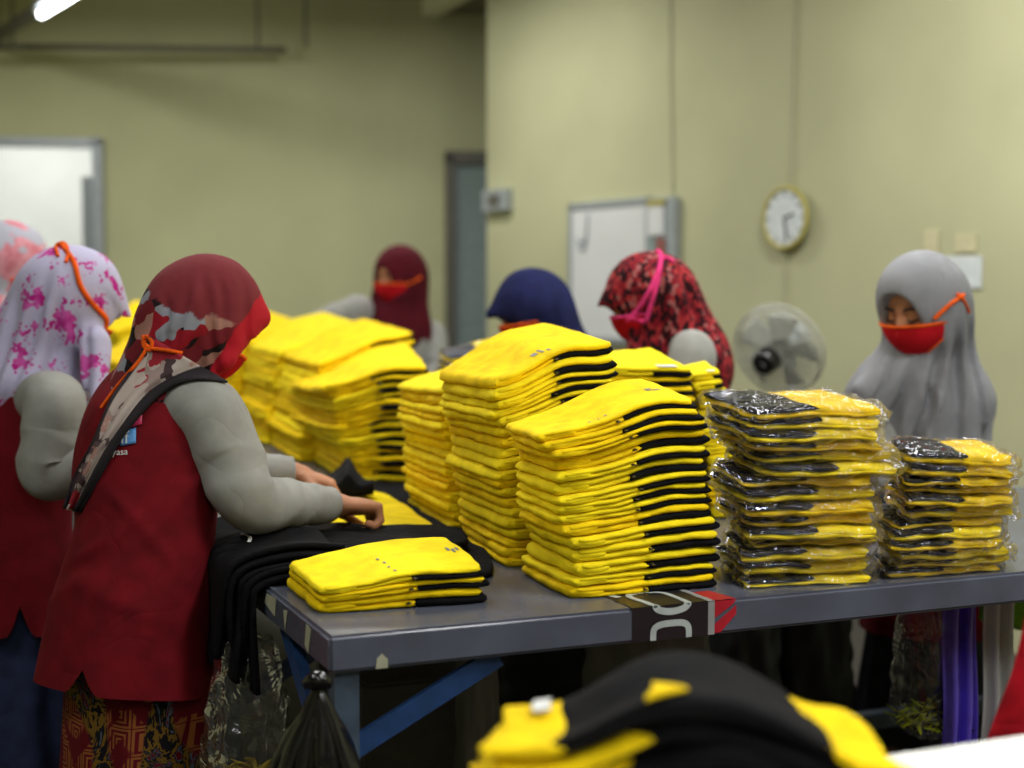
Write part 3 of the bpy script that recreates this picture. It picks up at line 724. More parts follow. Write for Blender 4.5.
# ---- foreground shirts on the white table
qO = Quad([(470,770),(492,835),(925,850)], [(510,710),(478,756),(912,772),(838,704)], hump=.066, hc=.52)
def fore(q, n):
    r = random.Random(55); cum = np.linspace(0, 1, n+1)
    for i in range(n):
        sa, sb = cum[i], cum[i+1]; ph = [r.uniform(0, 6) for _ in range(6)]; du = r.uniform(-.03, .03)
        def pos(A, B, s, ph=ph, du=du):
            p = q.at(A+du, B, s); x = A*q.la; y = B*q.lb
            p[..., 2] += (.003*np.sin(x*40+ph[0])+.003*np.sin(y*35+ph[1]))*np.clip(s*n, 0, 1); p[..., 1] += .006*np.sin(x*25+ph[2]); p[..., 0] += .006*np.sin(y*40+ph[3]+s*40); return p
        k = n-1-i
        o = thing('folded_shirt', q.at(np.array([.5]), np.array([.5]), np.array([sa]))[0], ('bottom' if i == 0 else ORD[k])+' black shirt with yellow ends in the blurred foreground pile', 'shirt', 'black and yellow shirts in the foreground pile')
        m, h = (sa+sb)/2, (sb-sa)/2; rt = .016
        mesh('black_body', pillow(pos, .16, .86, 0, 1, m, h*1.06, rt/q.la, rt/q.lb, 22, 10), M['black'], o)
        mesh('yellow_sleeve', pillow(pos, 0, .3+.11*math.sin(i*2.2), -.03, .95, m+h*.25, h*.85, rt/q.la, rt/q.lb, 10, 10), M['yellow2'], o)
        mesh('yellow_hem', pillow(pos, .8, 1.0, -.02, 1.0, m, h*.8, rt/q.la, rt/q.lb, 8, 10), M['yellow2'], o)
        if k == 0:
            A, B = np.meshgrid(np.linspace(0, 1, 12), np.linspace(0, 1, 8), indexing='ij')
            aa = .40+.10*A; bb = -.01+.42*B*(1-A)+.10*A
            G = pos(aa, bb, np.full_like(A, 1.0)); G[..., 2] += .004; mesh('yellow_patch', sheet(G, .004), M['yellow2'], o)
            G = pos(.1+.05*A, .62+.2*B, np.full_like(A, 1.0)); G[..., 2] += .008; mesh('white_label', sheet(G, .002), M['whiteprint'], o)
fore(qO, 6)
# ================================================================= UNDER THE TABLE
def crinkle_bag(c, rx, ry, zt_, zb_, name, lab, mat, seed, neck=.35, k=40, n=30, parent=None, lean=(0,0), cat='bag'):
    r = random.Random(seed); ph = [r.uniform(0, 6) for _ in range(6)]
    vs = []; th = np.linspace(0, 2*np.pi, k, endpoint=False)
    for i in range(n):
        t = i/(n-1); z = zt_+(zb_-zt_)*t
        prof = neck+(1-neck)*math.sin(min(1, t*1.25)*math.pi/2); prof *= math.sqrt(max(.0, 1-max(0, (t-.8)/.2)**2*.95))
        w = 1+.07*np.sin(th*5+ph[0]+t*5)+.06*np.sin(th*9+ph[1]-t*7)+.05*np.sin(th*14+ph[2]+t*16)+.03*np.sin(t*40+th*3)
        vs.append(np.stack([c[0]+lean[0]*t+np.cos(th)*rx*prof*w, c[1]+lean[1]*t+np.sin(th)*ry*prof*w, np.full(k, z)+.004*np.sin(th*7+ph[3])], 1))
    v = np.vstack(vs); f = [(i*k+j, i*k+(j+1)%k, (i+1)*k+(j+1)%k, (i+1)*k+j) for i in range(n-1) for j in range(k)]+[tuple((n-1)*k+j for j in range(k)), tuple(range(k-1,-1,-1))]
    return v, f
def scraps(c, rx, ry, h, mat, n, seed):
    r = random.Random(seed); out = []
    for _ in range(n):
        a_ = r.uniform(0, 6.28); d = math.sqrt(r.random()); p = V(c[0]+rx*d*math.cos(a_), c[1]+ry*d*math.sin(a_), c[2]+r.uniform(0, h)*(1-d*.5))
        dd = V(r.uniform(-1,1), r.uniform(-1,1), r.uniform(-.6,.6))*.03
        out.append(tube([p-dd, p+V(0,0,r.uniform(-.008,.012)), p+dd*V(1,-1,1)], [.003, .008, .002], 6, 5, flat=.3))
    return join(*out)
cb = T(-.02, .30, 0)
cb = P(248, 700, 2.62)
o = thing('plastic_bag', V(cb[0], cb[1], .38), 'clear plastic bag with scraps hanging below the drooping black shirts', 'bag')
mesh('bag_film', crinkle_bag(cb, .085, .07, .69, .36, 0, 0, 0, 3, neck=.55), M['clearbag'], o)
s_ = mesh('fabric_scraps', scraps(V(cb[0], cb[1], .40), .06, .045, .07, 0, 90, 3), plain('scrap_yellow', (150, 130, 30), .8), o, kind='stuff')
cb = P(928, 680, 3.0)
o = thing('plastic_bag', V(cb[0], cb[1], .36), 'clear plastic bag of yellow and black scraps hanging under the right of the table', 'bag')
mesh('bag_film', crinkle_bag(cb, .075, .06, .735, .38, 0, 0, 0, 4, neck=.8), M['clearbag'], o)
mesh('fabric_scraps', scraps(V(cb[0], cb[1], .41), .065, .05, .05, 0, 90, 5), plain('scrap_lime', (170, 180, 30), .8), o, kind='stuff')
mesh('dark_scraps', scraps(V(cb[0]+.02, cb[1], .41), .055, .045, .05, 0, 50, 6), M['black'], o, kind='stuff')
# black bundle tied on the brace
ap = T(.035, -.0, .66); apx = P(318, 692, 2.14)
st = []
for k in range(16):
    a_ = k/16*2*math.pi; e = apx+V(.085*math.cos(a_)-.012, .045*math.sin(a_), -.34-.03*math.sin(k*2.3))
    st.append(tube([apx+V(0,0,.012), apx+V(.02*math.cos(a_), .014*math.sin(a_), -.03), (apx+e)/2+V(.02*math.cos(a_), .012*math.sin(a_), .03), e], [.008, .012, .022, .018], 16, 7, flat=.6, wr=lambda t, th: 1+.15*np.sin(th*3+t*14)))
o = thing('plastic_bag', apx-V(0,0,.34), 'bunched glossy black plastic bag tied to the table corner brace', 'bag')
mesh('bag_film', join(*st), M['blackpl'], o)
mesh('knot', tube([apx+V(-.02,0,.012), apx+V(0,-.006,.02), apx+V(.02,0,.012)], [.008, .016, .008], 10, 10), M['blackpl'], o)
cs = P(648, 690, 3.2)
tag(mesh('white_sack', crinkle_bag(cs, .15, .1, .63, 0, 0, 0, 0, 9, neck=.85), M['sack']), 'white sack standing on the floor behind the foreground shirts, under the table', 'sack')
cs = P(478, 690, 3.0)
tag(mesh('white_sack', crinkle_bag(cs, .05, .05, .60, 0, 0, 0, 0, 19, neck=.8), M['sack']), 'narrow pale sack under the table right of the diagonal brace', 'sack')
c = P(410, 720, 3.3)
o = thing('carton', V(c[0], c[1], 0), 'grey carton standing on the floor under the left of the table', 'box')
mesh('box_body', rbox(V(c[0], c[1], .225), (.3, .25, .45), [U, VV, V(0,0,1)], .006), M['card'], o, smooth=False)
mesh('box_flap', bar(V(c[0], c[1], .455)-U*.14, V(c[0], c[1], .455)+U*.14, .25, .004), M['card'], o, smooth=False)
def film(name, lab, mat, px0, px1, Y, zt_, zb_, seed, cat='curtain'):
    a_ = P(px0, 650, Y); b_ = P(px1, 650, Y+.05); n, m = 24, 24; G = np.zeros((n, m, 3)); r = random.Random(seed); p_ = r.uniform(0, 6)
    for i in range(n):
        for j in range(m):
            s = j/(m-1); t = i/(n-1); q = a_*(1-s)+b_*s; G[i, j] = V(q[0], q[1]+.02*math.sin(s*14+p_+t*2)+.01*math.sin(t*12), zt_+(zb_-zt_)*t)
    tag(mesh(name, sheet(G, .003), mat), lab, cat)
film('plastic_film', 'purple plastic film hanging behind the bag of scraps under the table', M['purple'], 946, 978, 2.92, .735, .0, 1, 'film')
film('plastic_film', 'white plastic film hanging right of the purple film under the table', M['paper'], 984, 1016, 3.0, .735, .0, 2, 'film')
film('plastic_film', 'dark blue plastic strip hanging under the middle of the table', M['purple'], 786, 802, 4.3, .60, .0, 3, 'film')
c = P(1012, 606, 3.3)
tag(mesh('green_cloth', crinkle_bag(c, .07, .05, c[2]+.03, c[2]-.05, 0, 0, 0, 12, neck=.7), M['green']), 'lime green cloth at the right edge just behind the table', 'cloth')
# red cloth at right edge behind the white table
c0 = [P(1026, 600, 1.98), P(1012, 668, 1.97), P(990, 740, 1.96), P(980, 790, 1.96)]
tops = [p.copy() for p in c0]
rows = []
for p in crm(c0, 20):
    rows.append([p+V(x*.9, .12*x+.012*math.sin(x*60+p[2]*12), 0) for x in np.linspace(0, .38, 24)])
bot = [[V(p[0]+(.0), p[1], p[2]*(1-t)) for p in rows[-1]] for t in np.linspace(.1, 1, 12)]
tag(mesh('red_cloth', sheet(np.array(rows+bot), .006), M['redcloth']), 'bright red cloth hanging at the right edge beyond the white table', 'cloth')

for px, Y, rx, ht, lab, mt_ in ((735, 3.75, .12, .62, 'dark filler shape added under the middle of the table', 'filler_dark'), (805, 3.9, .13, .66, 'tall dark filler shape added under the table left of the charcoal skirt', 'filler_dark'), (560, 3.9, .2, .5, 'wide dark filler shape added on the floor behind the foreground pile', 'filler_dark'), (395, 4.2, .22, .52, 'wide dark filler shape added on the floor behind the grey carton', 'filler_dark')):
    cs = P(px, 690, Y); tag(mesh('shade_filler', crinkle_bag(cs, rx, .12, ht, 0, 0, 0, 0, px, neck=.8), M[mt_]), lab, 'sack')  # made-up dark shapes, added to darken the space under the table
# ================================================================= PEOPLE
from mathutils.bvhtree import BVHTree
class SDF:
    def __init__(s, lo, hi, h):
        s.lo = np.asarray(lo, float); s.h = h; s.n = np.ceil((np.asarray(hi)-s.lo)/h).astype(int)+1
        s.d = np.full(s.n, .25, np.float32)
        s.ax = [s.lo[i]+h*np.arange(s.n[i]) for i in range(3)]
    def sl(s, lo, hi):
        a = np.clip(np.floor((np.asarray(lo)-s.lo)/s.h).astype(int), 0, s.n); b = np.clip(np.ceil((np.asarray(hi)-s.lo)/s.h).astype(int)+1, 0, s.n)
        S_ = tuple(slice(x, y) for x, y in zip(a, b))
        g = np.meshgrid(*[s.ax[i][S_[i]] for i in range(3)], indexing='ij', sparse=True)
        return S_, g
    def _op(s, f, lo, hi, k, sub=False):
        m = .05+k
        S_, g = s.sl(np.asarray(lo)-m, np.asarray(hi)+m)
        if min(x.stop-x.start for x in S_) <= 0: return
        b = f(*g); a = s.d[S_]
        if sub:
            b = -b; h = np.clip(.5-.5*(a-b)/k, 0, 1)*0+np.clip(.5+.5*(b-a)/k, 0, 1); s.d[S_] = a*(1-h)+b*h+k*h*(1-h)
        else:
            h = np.clip(.5+.5*(b-a)/k, 0, 1); s.d[S_] = b*(1-h)+a*h-k*h*(1-h)
    def ell(s, c, r, R=None, k=.02, sub=False):
        c = np.asarray(c, float); r = np.asarray(r, float); R = np.eye(3) if R is None else np.asarray(R)
        def f(X, Y, Z_):
            x, y, z = X-c[0], Y-c[1], Z_-c[2]
            q = [(x*R[i][0]+y*R[i][1]+z*R[i][2]) for i in range(3)]
            k0 = np.sqrt(sum((q[i]/r[i])**2 for i in range(3))); k1 = np.sqrt(sum((q[i]/r[i]**2)**2 for i in range(3)))+1e-9
            return k0*(k0-1)/k1
        e = max(r); s._op(f, c-e, c+e, k, sub)
    def cone(s, a, b, ra, rb, k=.015, sub=False):
        a = np.asarray(a, float); b = np.asarray(b, float); ab = b-a; L = ab.dot(ab)+1e-12
        def f(X, Y, Z_):
            t = np.clip(((X-a[0])*ab[0]+(Y-a[1])*ab[1]+(Z_-a[2])*ab[2])/L, 0, 1)
            return np.sqrt((X-a[0]-t*ab[0])**2+(Y-a[1]-t*ab[1])**2+(Z_-a[2]-t*ab[2])**2)-(ra+(rb-ra)*t)
        e = max(ra, rb); s._op(f, np.minimum(a, b)-e, np.maximum(a, b)+e, k, sub)
    def chain(s, pts, rs, k=.012):
        for i in range(len(pts)-1): s.cone(pts[i], pts[i+1], rs[i], rs[i+1], k)
    def disp(s, f):
        g = np.meshgrid(*s.ax, indexing='ij', sparse=True); s.d += f(*g).astype(np.float32)
    def mesh(s):
        d = s.d; d[0] = d[-1] = .25; d[:, 0] = d[:, -1] = .25; d[:, :, 0] = d[:, :, -1] = .25
        ins = d < 0
        cnt = np.zeros(s.n-1, np.int8); C8 = [(i, j, k) for i in (0, 1) for j in (0, 1) for k in (0, 1)]
        sh = lambda a, o: a[o[0]:a.shape[0]-1+o[0], o[1]:a.shape[1]-1+o[1], o[2]:a.shape[2]-1+o[2]]
        for o in C8: cnt += sh(ins, o)
        act = np.argwhere((cnt > 0) & (cnt < 8)); idx = -np.ones(s.n-1, np.int64); idx[tuple(act.T)] = np.arange(len(act))
        vals = {o: d[act[:, 0]+o[0], act[:, 1]+o[1], act[:, 2]+o[2]] for o in C8}
        acc = np.zeros((len(act), 3)); num = np.zeros(len(act))
        for o in C8:
            for a_ in range(3):
                if o[a_] == 0:
                    p = list(o); p[a_] = 1; p = tuple(p); v0, v1 = vals[o], vals[p]; m = (v0 < 0) != (v1 < 0)
                    t = np.where(m, v0/(v0-v1+1e-12), 0); q = np.tile(np.array(o, float), (len(act), 1)); q[:, a_] = t
                    acc[m] += q[m]; num[m] += 1
        v = s.lo+(act+acc/num[:, None])*s.h
        F = []
        for a_ in range(3):
            b_, c_ = (a_+1) % 3, (a_+2) % 3
            i0 = [slice(None)]*3; i1 = [slice(None)]*3; i0[a_] = slice(0, -1); i1[a_] = slice(1, None)
            x = ins[tuple(i0)] ; y = ins[tuple(i1)]; e = np.argwhere(x != y); e = e[(e[:, b_] > 0) & (e[:, c_] > 0) & (e[:, b_] < s.n[b_]-1) & (e[:, c_] < s.n[c_]-1)]
            flip = x[tuple(e.T)]
            def g(db_, dc_):
                q = e.copy(); q[:, b_] -= db_; q[:, c_] -= dc_; return idx[tuple(q.T)]
            quad = np.stack([g(1, 1), g(0, 1), g(0, 0), g(1, 0)], 1); quad[~flip] = quad[~flip][:, ::-1]; F.append(quad)
        return v, np.vstack(F)
def bvh(o):
    me = o.data; n = len(me.vertices); a = np.zeros(n*3, np.float32); me.vertices.foreach_get('co', a); a = a.reshape(-1, 3)+OFF[o.name]
    return BVHTree.FromPolygons(a.tolist(), [tuple(p.vertices) for p in me.polygons])
def on(trees, px, py, off=.003, fallback=3.0):
    d = nrm(ray(px, py)); best = None
    for b in trees:
        h = b.ray_cast(Vector((0, 0, CAMZ)), Vector(d.tolist()))
        if h[0] is not None and (best is None or h[3] < best): best = h[3]
    if best is None: return P(px, py, fallback) if fallback is not None else None
    return V(0, 0, CAMZ)+d*(best-off)
def clothloft(cs, rx, ry, BR, n=60, k=110, fold=None, slit=None, sup=2.0):
    q = crm(np.hstack([np.asarray(cs), np.asarray(rx)[:, None], np.asarray(ry)[:, None]]), 80)
    T_ = np.gradient(q[:, :3], axis=0); T_ /= np.linalg.norm(T_, axis=1)[:, None]
    th = np.linspace(0, 2*np.pi, k, endpoint=False); tt = np.linspace(0, 1, n)
    v = np.zeros((n, k, 3))
    for j, a_ in enumerate(th):
        end = 1-(slit(a_) if slit else 0)
        s = tt*end*79; i0 = np.clip(s.astype(int), 0, 78); f = (s-i0)[:, None]; p = q[i0]*(1-f)+q[i0+1]*f; t_ = T_[i0]*(1-f)+T_[i0+1]*f
        r_ = BR-t_*(t_@BR)[:, None]; r_ /= np.linalg.norm(r_, axis=1)[:, None]; fw = np.cross(r_, t_)
        fw = -fw  # forward
        w = 1+(fold(tt*end, a_) if fold else 0)
        ca, sa = math.cos(a_), math.sin(a_); ca = math.copysign(abs(ca)**(2/sup), ca); sa = math.copysign(abs(sa)**(2/sup), sa)
        v[:, j] = p[:, :3]+r_*(p[:, 3:4]*ca*np.reshape(w, (-1, 1)))+fw*(p[:, 4:5]*sa*np.reshape(w, (-1, 1)))
    V_ = v.reshape(-1, 3); I = np.arange(n*k).reshape(n, k); J = np.roll(I, -1, axis=1)
    f = np.stack([I[:-1], J[:-1], J[1:], I[1:]], -1).reshape(-1, 4).tolist(); f.append(tuple(range(k)))
    return V_, f
def hand(S_, w, d, n, s, curl=.6, sc=1.0, r0=.0088):
    d = nrm(d); n = nrm(n-d*np.dot(n, d)); s = nrm(np.cross(n, d)*np.sign(np.dot(np.cross(n, d), s) or 1))
    S_.cone(w-d*.02, w+d*.02*sc, .026, .026, .01)
    S_.ell(w+d*.052*sc, (.05*sc, .038*sc, .017*sc), [d, s, n], .012)
    for j, (L, o) in enumerate(((.068, .027), (.075, .010), (.070, -.008), (.056, -.025))):
        b = w+d*.09*sc+s*o*sc; S_.cone(w+d*.05*sc+s*o*.8*sc, b, .013, .0105, .006)
        a_ = .25; p = b
        for seg in (.45, .31, .24):
            a_ += curl*(.9+.08*j); dd = d*math.cos(a_)+n*math.sin(a_)+s*o*.6*(1-curl*.4); q = p+nrm(dd)*L*seg*sc; S_.cone(p, q, r0*(1 if seg > .4 else .95), r0*.88, .0035); p = q
    b = w+d*.025*sc+s*.026*sc; m = b+nrm(d*.75+s*.6+n*.35)*.038*sc; e = m+nrm(d*.9+s*.1+n*.45)*.032*sc; t_ = e+nrm(d*.9-s*.2+n*.4)*.02*sc
    S_.cone(w+d*.015, b, .018, .014, .01); S_.cone(b, m, .0135, .0115, .005); S_.cone(m, e, .011, .0098, .003); S_.cone(e, t_, .0098, .008, .003)

def person(label, hc, HF, chest, BF, pelvis, armR, armL, scarf_mat, scarf_fn=None, vest_mat='red_vest', skirt_mat=None, h=.008,
           hem=.56, rings=None, slit=None, curl=.6, mask=True, mask_mat='redmask', trim='orange', sleeve='grey_sleeve', sh=.0075, hands=(None, None), face=True, mr=.104, loc=None, hscale=1.0, vfold=None):
    hc, HF, chest, pelvis = [np.asarray(x, float) for x in (hc, HF, chest, pelvis)]
    HF = nrm(HF); HU = nrm(V(0,0,1)-HF*HF[2]); HR = np.cross(HF, HU); RH = [HF, HR, HU]
    BF = nrm(BF); BR = np.cross(BF, V(0,0,1))
    base = V(pelvis[0], pelvis[1], 0)
    root = thing('person', base, label, 'person')
    lo = np.minimum(np.minimum(hc, chest), pelvis)-.35; hi = np.maximum(np.maximum(hc, chest), pelvis)+.35
    for p in list(armR)+list(armL): lo = np.minimum(lo, p-.16); hi = np.maximum(hi, p+.16)
    lo[2] = -.01; hi[2] = hc[2]+.17
    B = SDF(lo, hi, h)
    # head
    s = hscale
    B.ell(hc+HU*.02*s, (.096*s, .077*s, .098*s), RH, .02); B.ell(hc+HF*.022*s-HU*.05*s, (.066*s, .058*s, .07*s), RH, .03)
    for sg in (-1, 1):
        B.ell(hc+HF*.092*s+HR*sg*.031*s+HU*.004*s, (.014, .02, .012), RH, .01, sub=True)
        B.ell(hc+HF*.078*s+HR*sg*.031*s+HU*.002*s, (.0135, .0155, .0125), RH, .004)
        B.ell(hc+HF*.06*s+HR*sg*.042*s-HU*.03*s, (.025, .022, .025), RH, .02)
    B.cone(hc+HF*.086*s+HU*.004*s, hc+HF*.105*s-HU*.034*s, .008, .013, .012)
    B.ell(hc+HF*.085*s-HU*.062*s, (.014, .024, .012), RH, .01)
    nb_ = chest+V(0,0,.07)
    B.cone(hc-HF*.02-HU*.05, nb_, .052, .058, .03)
    ax_ = nrm(chest-pelvis)
    RB = [BF, BR, ax_]
    B.ell(chest-ax_*.06, (.09, .13, .12), RB, .04); B.cone(chest-ax_*.1, pelvis+ax_*.06, .09, .092, .04); B.ell(pelvis-BF*.0, (.095, .135, .11), RB, .04)
    for sg, arm in ((1, armR), (-1, armL)):
        S0, E0, W0_ = arm
        B.cone(chest+BR*sg*.06-V(0,0,.01), S0, .045, .045, .03); B.cone(S0, E0, .048, .037, .02); B.cone(E0, W0_, .038, .025, .015)
    for (arm, hd) in ((armR, hands[0]), (armL, hands[1])):
        W0_ = arm[2]; dd = nrm(arm[2]-arm[1])
        if hd is None: hand(B, W0_, nrm(dd+V(0,0,-.2)), V(0,0,-1), np.cross(dd, V(0,0,1)), curl)
        else: hand(B, W0_, *hd)
    for sg in (-1, 1):
        hp = pelvis+BR*sg*.08-V(0,0,.05); kn = V(base[0], base[1], .43)+BR*sg*.09+BF*.02; an = V(base[0], base[1], .08)+BR*sg*.09-BF*.02
        B.cone(hp, kn, .075, .052, .03); B.cone(kn, an, .05, .034, .02); B.cone(an, an+BF*.04-V(0,0,.045), .034, .034, .02); B.cone(an+BF*.02-V(0,0,.045), an+BF*.14-V(0,0,.055), .033, .024, .02)
    body = mesh('body', B.mesh(), M['skin'], root)
    if face:
        for sg in (-1, 1):
            e = hc+HF*.0915*s+HR*sg*.031*s
            mesh('eyelash', tube([e+HR*sg*-.016-HU*.004-HF*.003, e-HU*.0095+HF*.001, e+HR*sg*.018-HU*.003-HF*.008], [.0012, .0026, .0015], 12, 6), M['lash'], root)
            mesh('eyebrow', tube([e+HR*sg*-.016+HU*.02+HF*.004, e+HU*.026+HF*.003, e+HR*sg*.024+HU*.02-HF*.012], [.002, .0034, .0015], 12, 6), M['lash'], root)
        mesh('mouth', tube([hc+HF*.088*s-HU*.062*s-HR*.02, hc+HF*.0985*s-HU*.06*s, hc+HF*.088*s-HU*.062*s+HR*.02], [.002, .0045, .002], 12, 8), plain('lips', (150, 80, 75), .5), root)
    # sleeves
    wr = lambda a0: (lambda t, th: 1+.02*np.sin(th*2+t*9+a0)+.075*(.5-np.abs(np.sin(t*21+a0+.9*np.sin(th+a0))))*math.exp(-((t-.55)/.2)**2)+.06*(.5-np.abs(np.sin(t*26+th+a0)))*(t > .72)+.03*(.5-np.abs(np.sin(th*2+t*11))))
    for sg, arm in ((1, armR), (-1, armL)):
        S0, E0, W0_ = arm; a0 = chest+BR*sg*.07+V(0,0,.0)
        cuff = W0_-nrm(W0_-E0)*.005
        mid = (S0+E0)/2+nrm(E0-a0)*0+V(0,0,.0)
        mesh('sleeve', tube([a0, S0, mid, E0, (E0+cuff)/2, cuff], [.066, .07, .068, .06, .049, .041], 90, 36, wr=wr(sg)), M[sleeve], root)
    # skirt
    kz = pelvis[2]
    ph = hc[0]*7
    sk = clothloft([pelvis+V(0,0,.06), pelvis-V(0,0,.06), V(base[0], base[1], kz*.5), V(base[0], base[1], .05)], [.12, .145, .168, .20], [.095, .12, .14, .17], BR, 50, 120,
                   lambda t, a_: t*(.05*math.sin(a_*7+ph)+.05*math.sin(a_*11+ph*2)))
    mesh('skirt', sk, skirt_mat or M['dark_skirt'], root)
    # vest
    if rings is None:
        g = (pelvis-chest)
        rings = [(nb_+V(0,0,.0), .066, .06), (chest+V(0,0,.045), .125, .085), (chest-V(0,0,.0), .168, .11), (chest+g*.3, .165, .122), (chest+g*.65, .148, .118), (pelvis+V(0,0,.0), .172, .14), (V(pelvis[0], pelvis[1], hem), .192, .16)]
    cs = [r[0] for r in rings]
    vf = vfold or (lambda t, a_: .018*np.sin(a_*3+t*9+ph)+.02*np.sin(t*26+2*math.sin(a_+ph))*np.exp(-((t-.55)/.16)**2)+.03*np.clip(t-.6, 0, 1)*2*math.sin(a_*6+ph))
    vest = mesh('vest', clothloft(cs, [r[1] for r in rings], [r[2] for r in rings], BR, 90, 140, vf, slit), M[vest_mat], root)
    # scarf
    lo2 = np.minimum(hc, chest)-.36; hi2 = np.maximum(hc, chest)+.34; lo2[2] = chest[2]-.42; hi2[2] = hc[2]+.2
    S = SDF(lo2, hi2, sh)
    S.ell(hc+HU*.018*s-HF*.008, (.113*s, .094*s, .116*s), RH, .02)
    S.cone(hc-HU*.03-HF*.02, hc*.45+nb_*.55, .088, .082, .05)
    scarf_fn(S, hc, HF, HR, HU, chest, BF, BR, nb_)
    sc_ = mesh('headscarf', S.mesh(), scarf_mat, root)
    out = dict(root=root, body=body, scarf=sc_, vest=vest, hc=hc, F=HF, R=HR, U=HU)
    if mask:
        n_, m_ = 34, 22; G = np.zeros((n_, m_, 3))
        for i, az in enumerate(np.linspace(-1.45, 1.45, n_)):
            ef = abs(az/1.45)
            for j, t in enumerate(np.linspace(0, 1, m_)):
                el = (-.12-.10*ef**2)*(1-t)+(-1.15+.85*ef**1.15)*t
                bul = 1+.07*math.exp(-(az/.5)**2)*math.sin(t*math.pi)
                G[i, j] = hc+(HF*.118*bul*math.cos(el)*math.cos(az)+HR*mr*math.cos(el)*math.sin(az)+HU*.135*math.sin(el))*s-HF*.002
        mk = mesh('face_mask', sheet(G, .003), M[mask_mat], root)
        edge = [G[i, 0] for i in range(0, n_, 3)]+[G[-1, 0]]
        edge2 = [G[i, -1] for i in range(0, n_, 3)]+[G[-1, -1]]
        mesh('mask_trim', join(tube(edge, .0042, 60, 7), tube(edge2, .0038, 60, 7), tube([G[0, j] for j in range(0, m_, 3)]+[G[0, -1]], .0042, 20, 7), tube([G[-1, j] for j in range(0, m_, 3)]+[G[-1, -1]], .0042, 20, 7)), M[trim], mk)
        out['mask'] = mk; out['G'] = G
    return out
def cord(o, trees, pts, r, mat, name='mask_strap', off=.004, n=60, parent=None):
    p = crm(np.array(pts, float), 40); q = [on(trees, x, y, off, None) for x, y in p]; ok = [i for i, a_ in enumerate(q) if a_ is not None]
    q = np.array([q[i] if q[i] is not None else P(p[i][0], p[i][1], q[min(ok, key=lambda j: abs(j-i))][1]) for i in range(len(p))])
    md = np.median(q[:, 1]); q = np.array([a_ if abs(a_[1]-md) < .14 else P(b_[0], b_[1], md) for a_, b_ in zip(q, p)])
    # smooth depth
    for _ in range(3): q[1:-1] = (q[:-2]+q[1:-1]*2+q[2:])/4
    return mesh(name, tube(q, r, n, 8), mat, parent or o['root'])

def crease(X, Z_, Y, lines):
    """cloth grooves: each line px0,py0,px1,py1,depth,width seen at distance Y"""
    o = 0
    for (a_, b_, c_, d_, am, w) in lines:
        p, q = P(a_, b_, Y), P(c_, d_, Y); t = (Z_-p[2])/(q[2]-p[2]); xl = p[0]+(q[0]-p[0])*t+.004*np.sin(t*5)
        m = np.clip(t/.25+.2, 0, 1)*np.clip((1.15-t)/.25, 0, 1)
        u = (X-xl)/w; o = o+m*am*(np.exp(-u*u)-.55*np.exp(-(np.abs(u)-1.9)**2))
    return o
def _vor(s, co, sc, dist, nsc):
    n = s.n('ShaderNodeTexNoise'); n.inputs['Scale'].default_value = nsc; n.inputs['Detail'].default_value = 3; s.l(s.obj(), n.inputs['Vector'])
    a_ = s.n('ShaderNodeVectorMath', operation='SUBTRACT'); s.l(n.outputs['Color'], a_.inputs[0]); a_.inputs[1].default_value = (.5, .5, .5)
    b_ = s.n('ShaderNodeVectorMath', operation='SCALE'); s.l(a_.outputs[0], b_.inputs[0]); b_.inputs['Scale'].default_value = dist*6
    c_ = s.n('ShaderNodeVectorMath', operation='ADD'); s.l(co, c_.inputs[0]); s.l(b_.outputs[0], c_.inputs[1])
    v = s.n('ShaderNodeTexVoronoi'); v.inputs['Scale'].default_value = sc; s.l(c_.outputs[0], v.inputs['Vector']); return s.sep(v.outputs['Color'])[0]
NT.vor = _vor
# ---------- pattern materials
def m_w1scarf(zc):
    t = NT('patterned_scarf'); co = t.mapping(t.obj(), (.8, .8, 1.6), (0, .35, .3)); n = t.vor(co, 15, .05, 7)
    pat = t.ramp(n, [(0, (34,24,27)), (.2, (112,32,40)), (.45, (138,140,150)), (.62, (112,92,94)), (.72, (34,24,27)), (.8, (160,116,104)), (.87, (140,24,36)), (.95, (112,40,46))], 'CONSTANT')
    sp = t.sep(t.obj()); w = t.noise(12, 4, None, .6, 1.0)
    # plain maroon over the crown
    zz = t.math('ADD', sp[2], t.math('MULTIPLY', t.math('SUBTRACT', w, .5), .10))
    zz = t.math('ADD', zz, t.math('MULTIPLY', sp[0], .38))
    top = t._clamp(zz, zc, .003)
    col = t.mix(top, pat, (112, 40, 46))
    fr = t.math('SUBTRACT', sp[0], t.math('MULTIPLY', t.math('SUBTRACT', sp[2], 1.25), .6)); col = t.mix(t._clamp(t.math('ADD', fr, t.math('MULTIPLY', w, .03)), .196, .002), col, (170, 26, 42))
    t.pbsdf(col, .85, .15, t.bump(t.noise(14, 3), .25, .02)); return t.m
def m_tail():
    t = NT('scarf_tail'); uv = t.sep(t.uv()); n = t.vor(t.mapping(t.obj(), (1, 1, .4), (0, .7, 0)), 34, .02, 14)
    pat = t.ramp(n, [(0, (70,54,58)), (.15, (150,132,126)), (.4, (176,162,154)), (.65, (150,40,52)), (.76, (180,168,160)), (.86, (100,84,86)), (.93, (168,130,120))], 'CONSTANT')
    b = t._clamp(t.math('ADD', uv[1], t.math('MULTIPLY', t.noise(8), .04)), .66, .01)
    col = t.mix(b, pat, (42, 38, 42)); b2 = t._clamp(t.math('MULTIPLY', uv[1], -1), -.07, .01); col = t.mix(b2, col, (50, 42, 46))
    t.pbsdf(col, .85, .15, t.bump(t.noise(14, 3), .25, .02)); return t.m
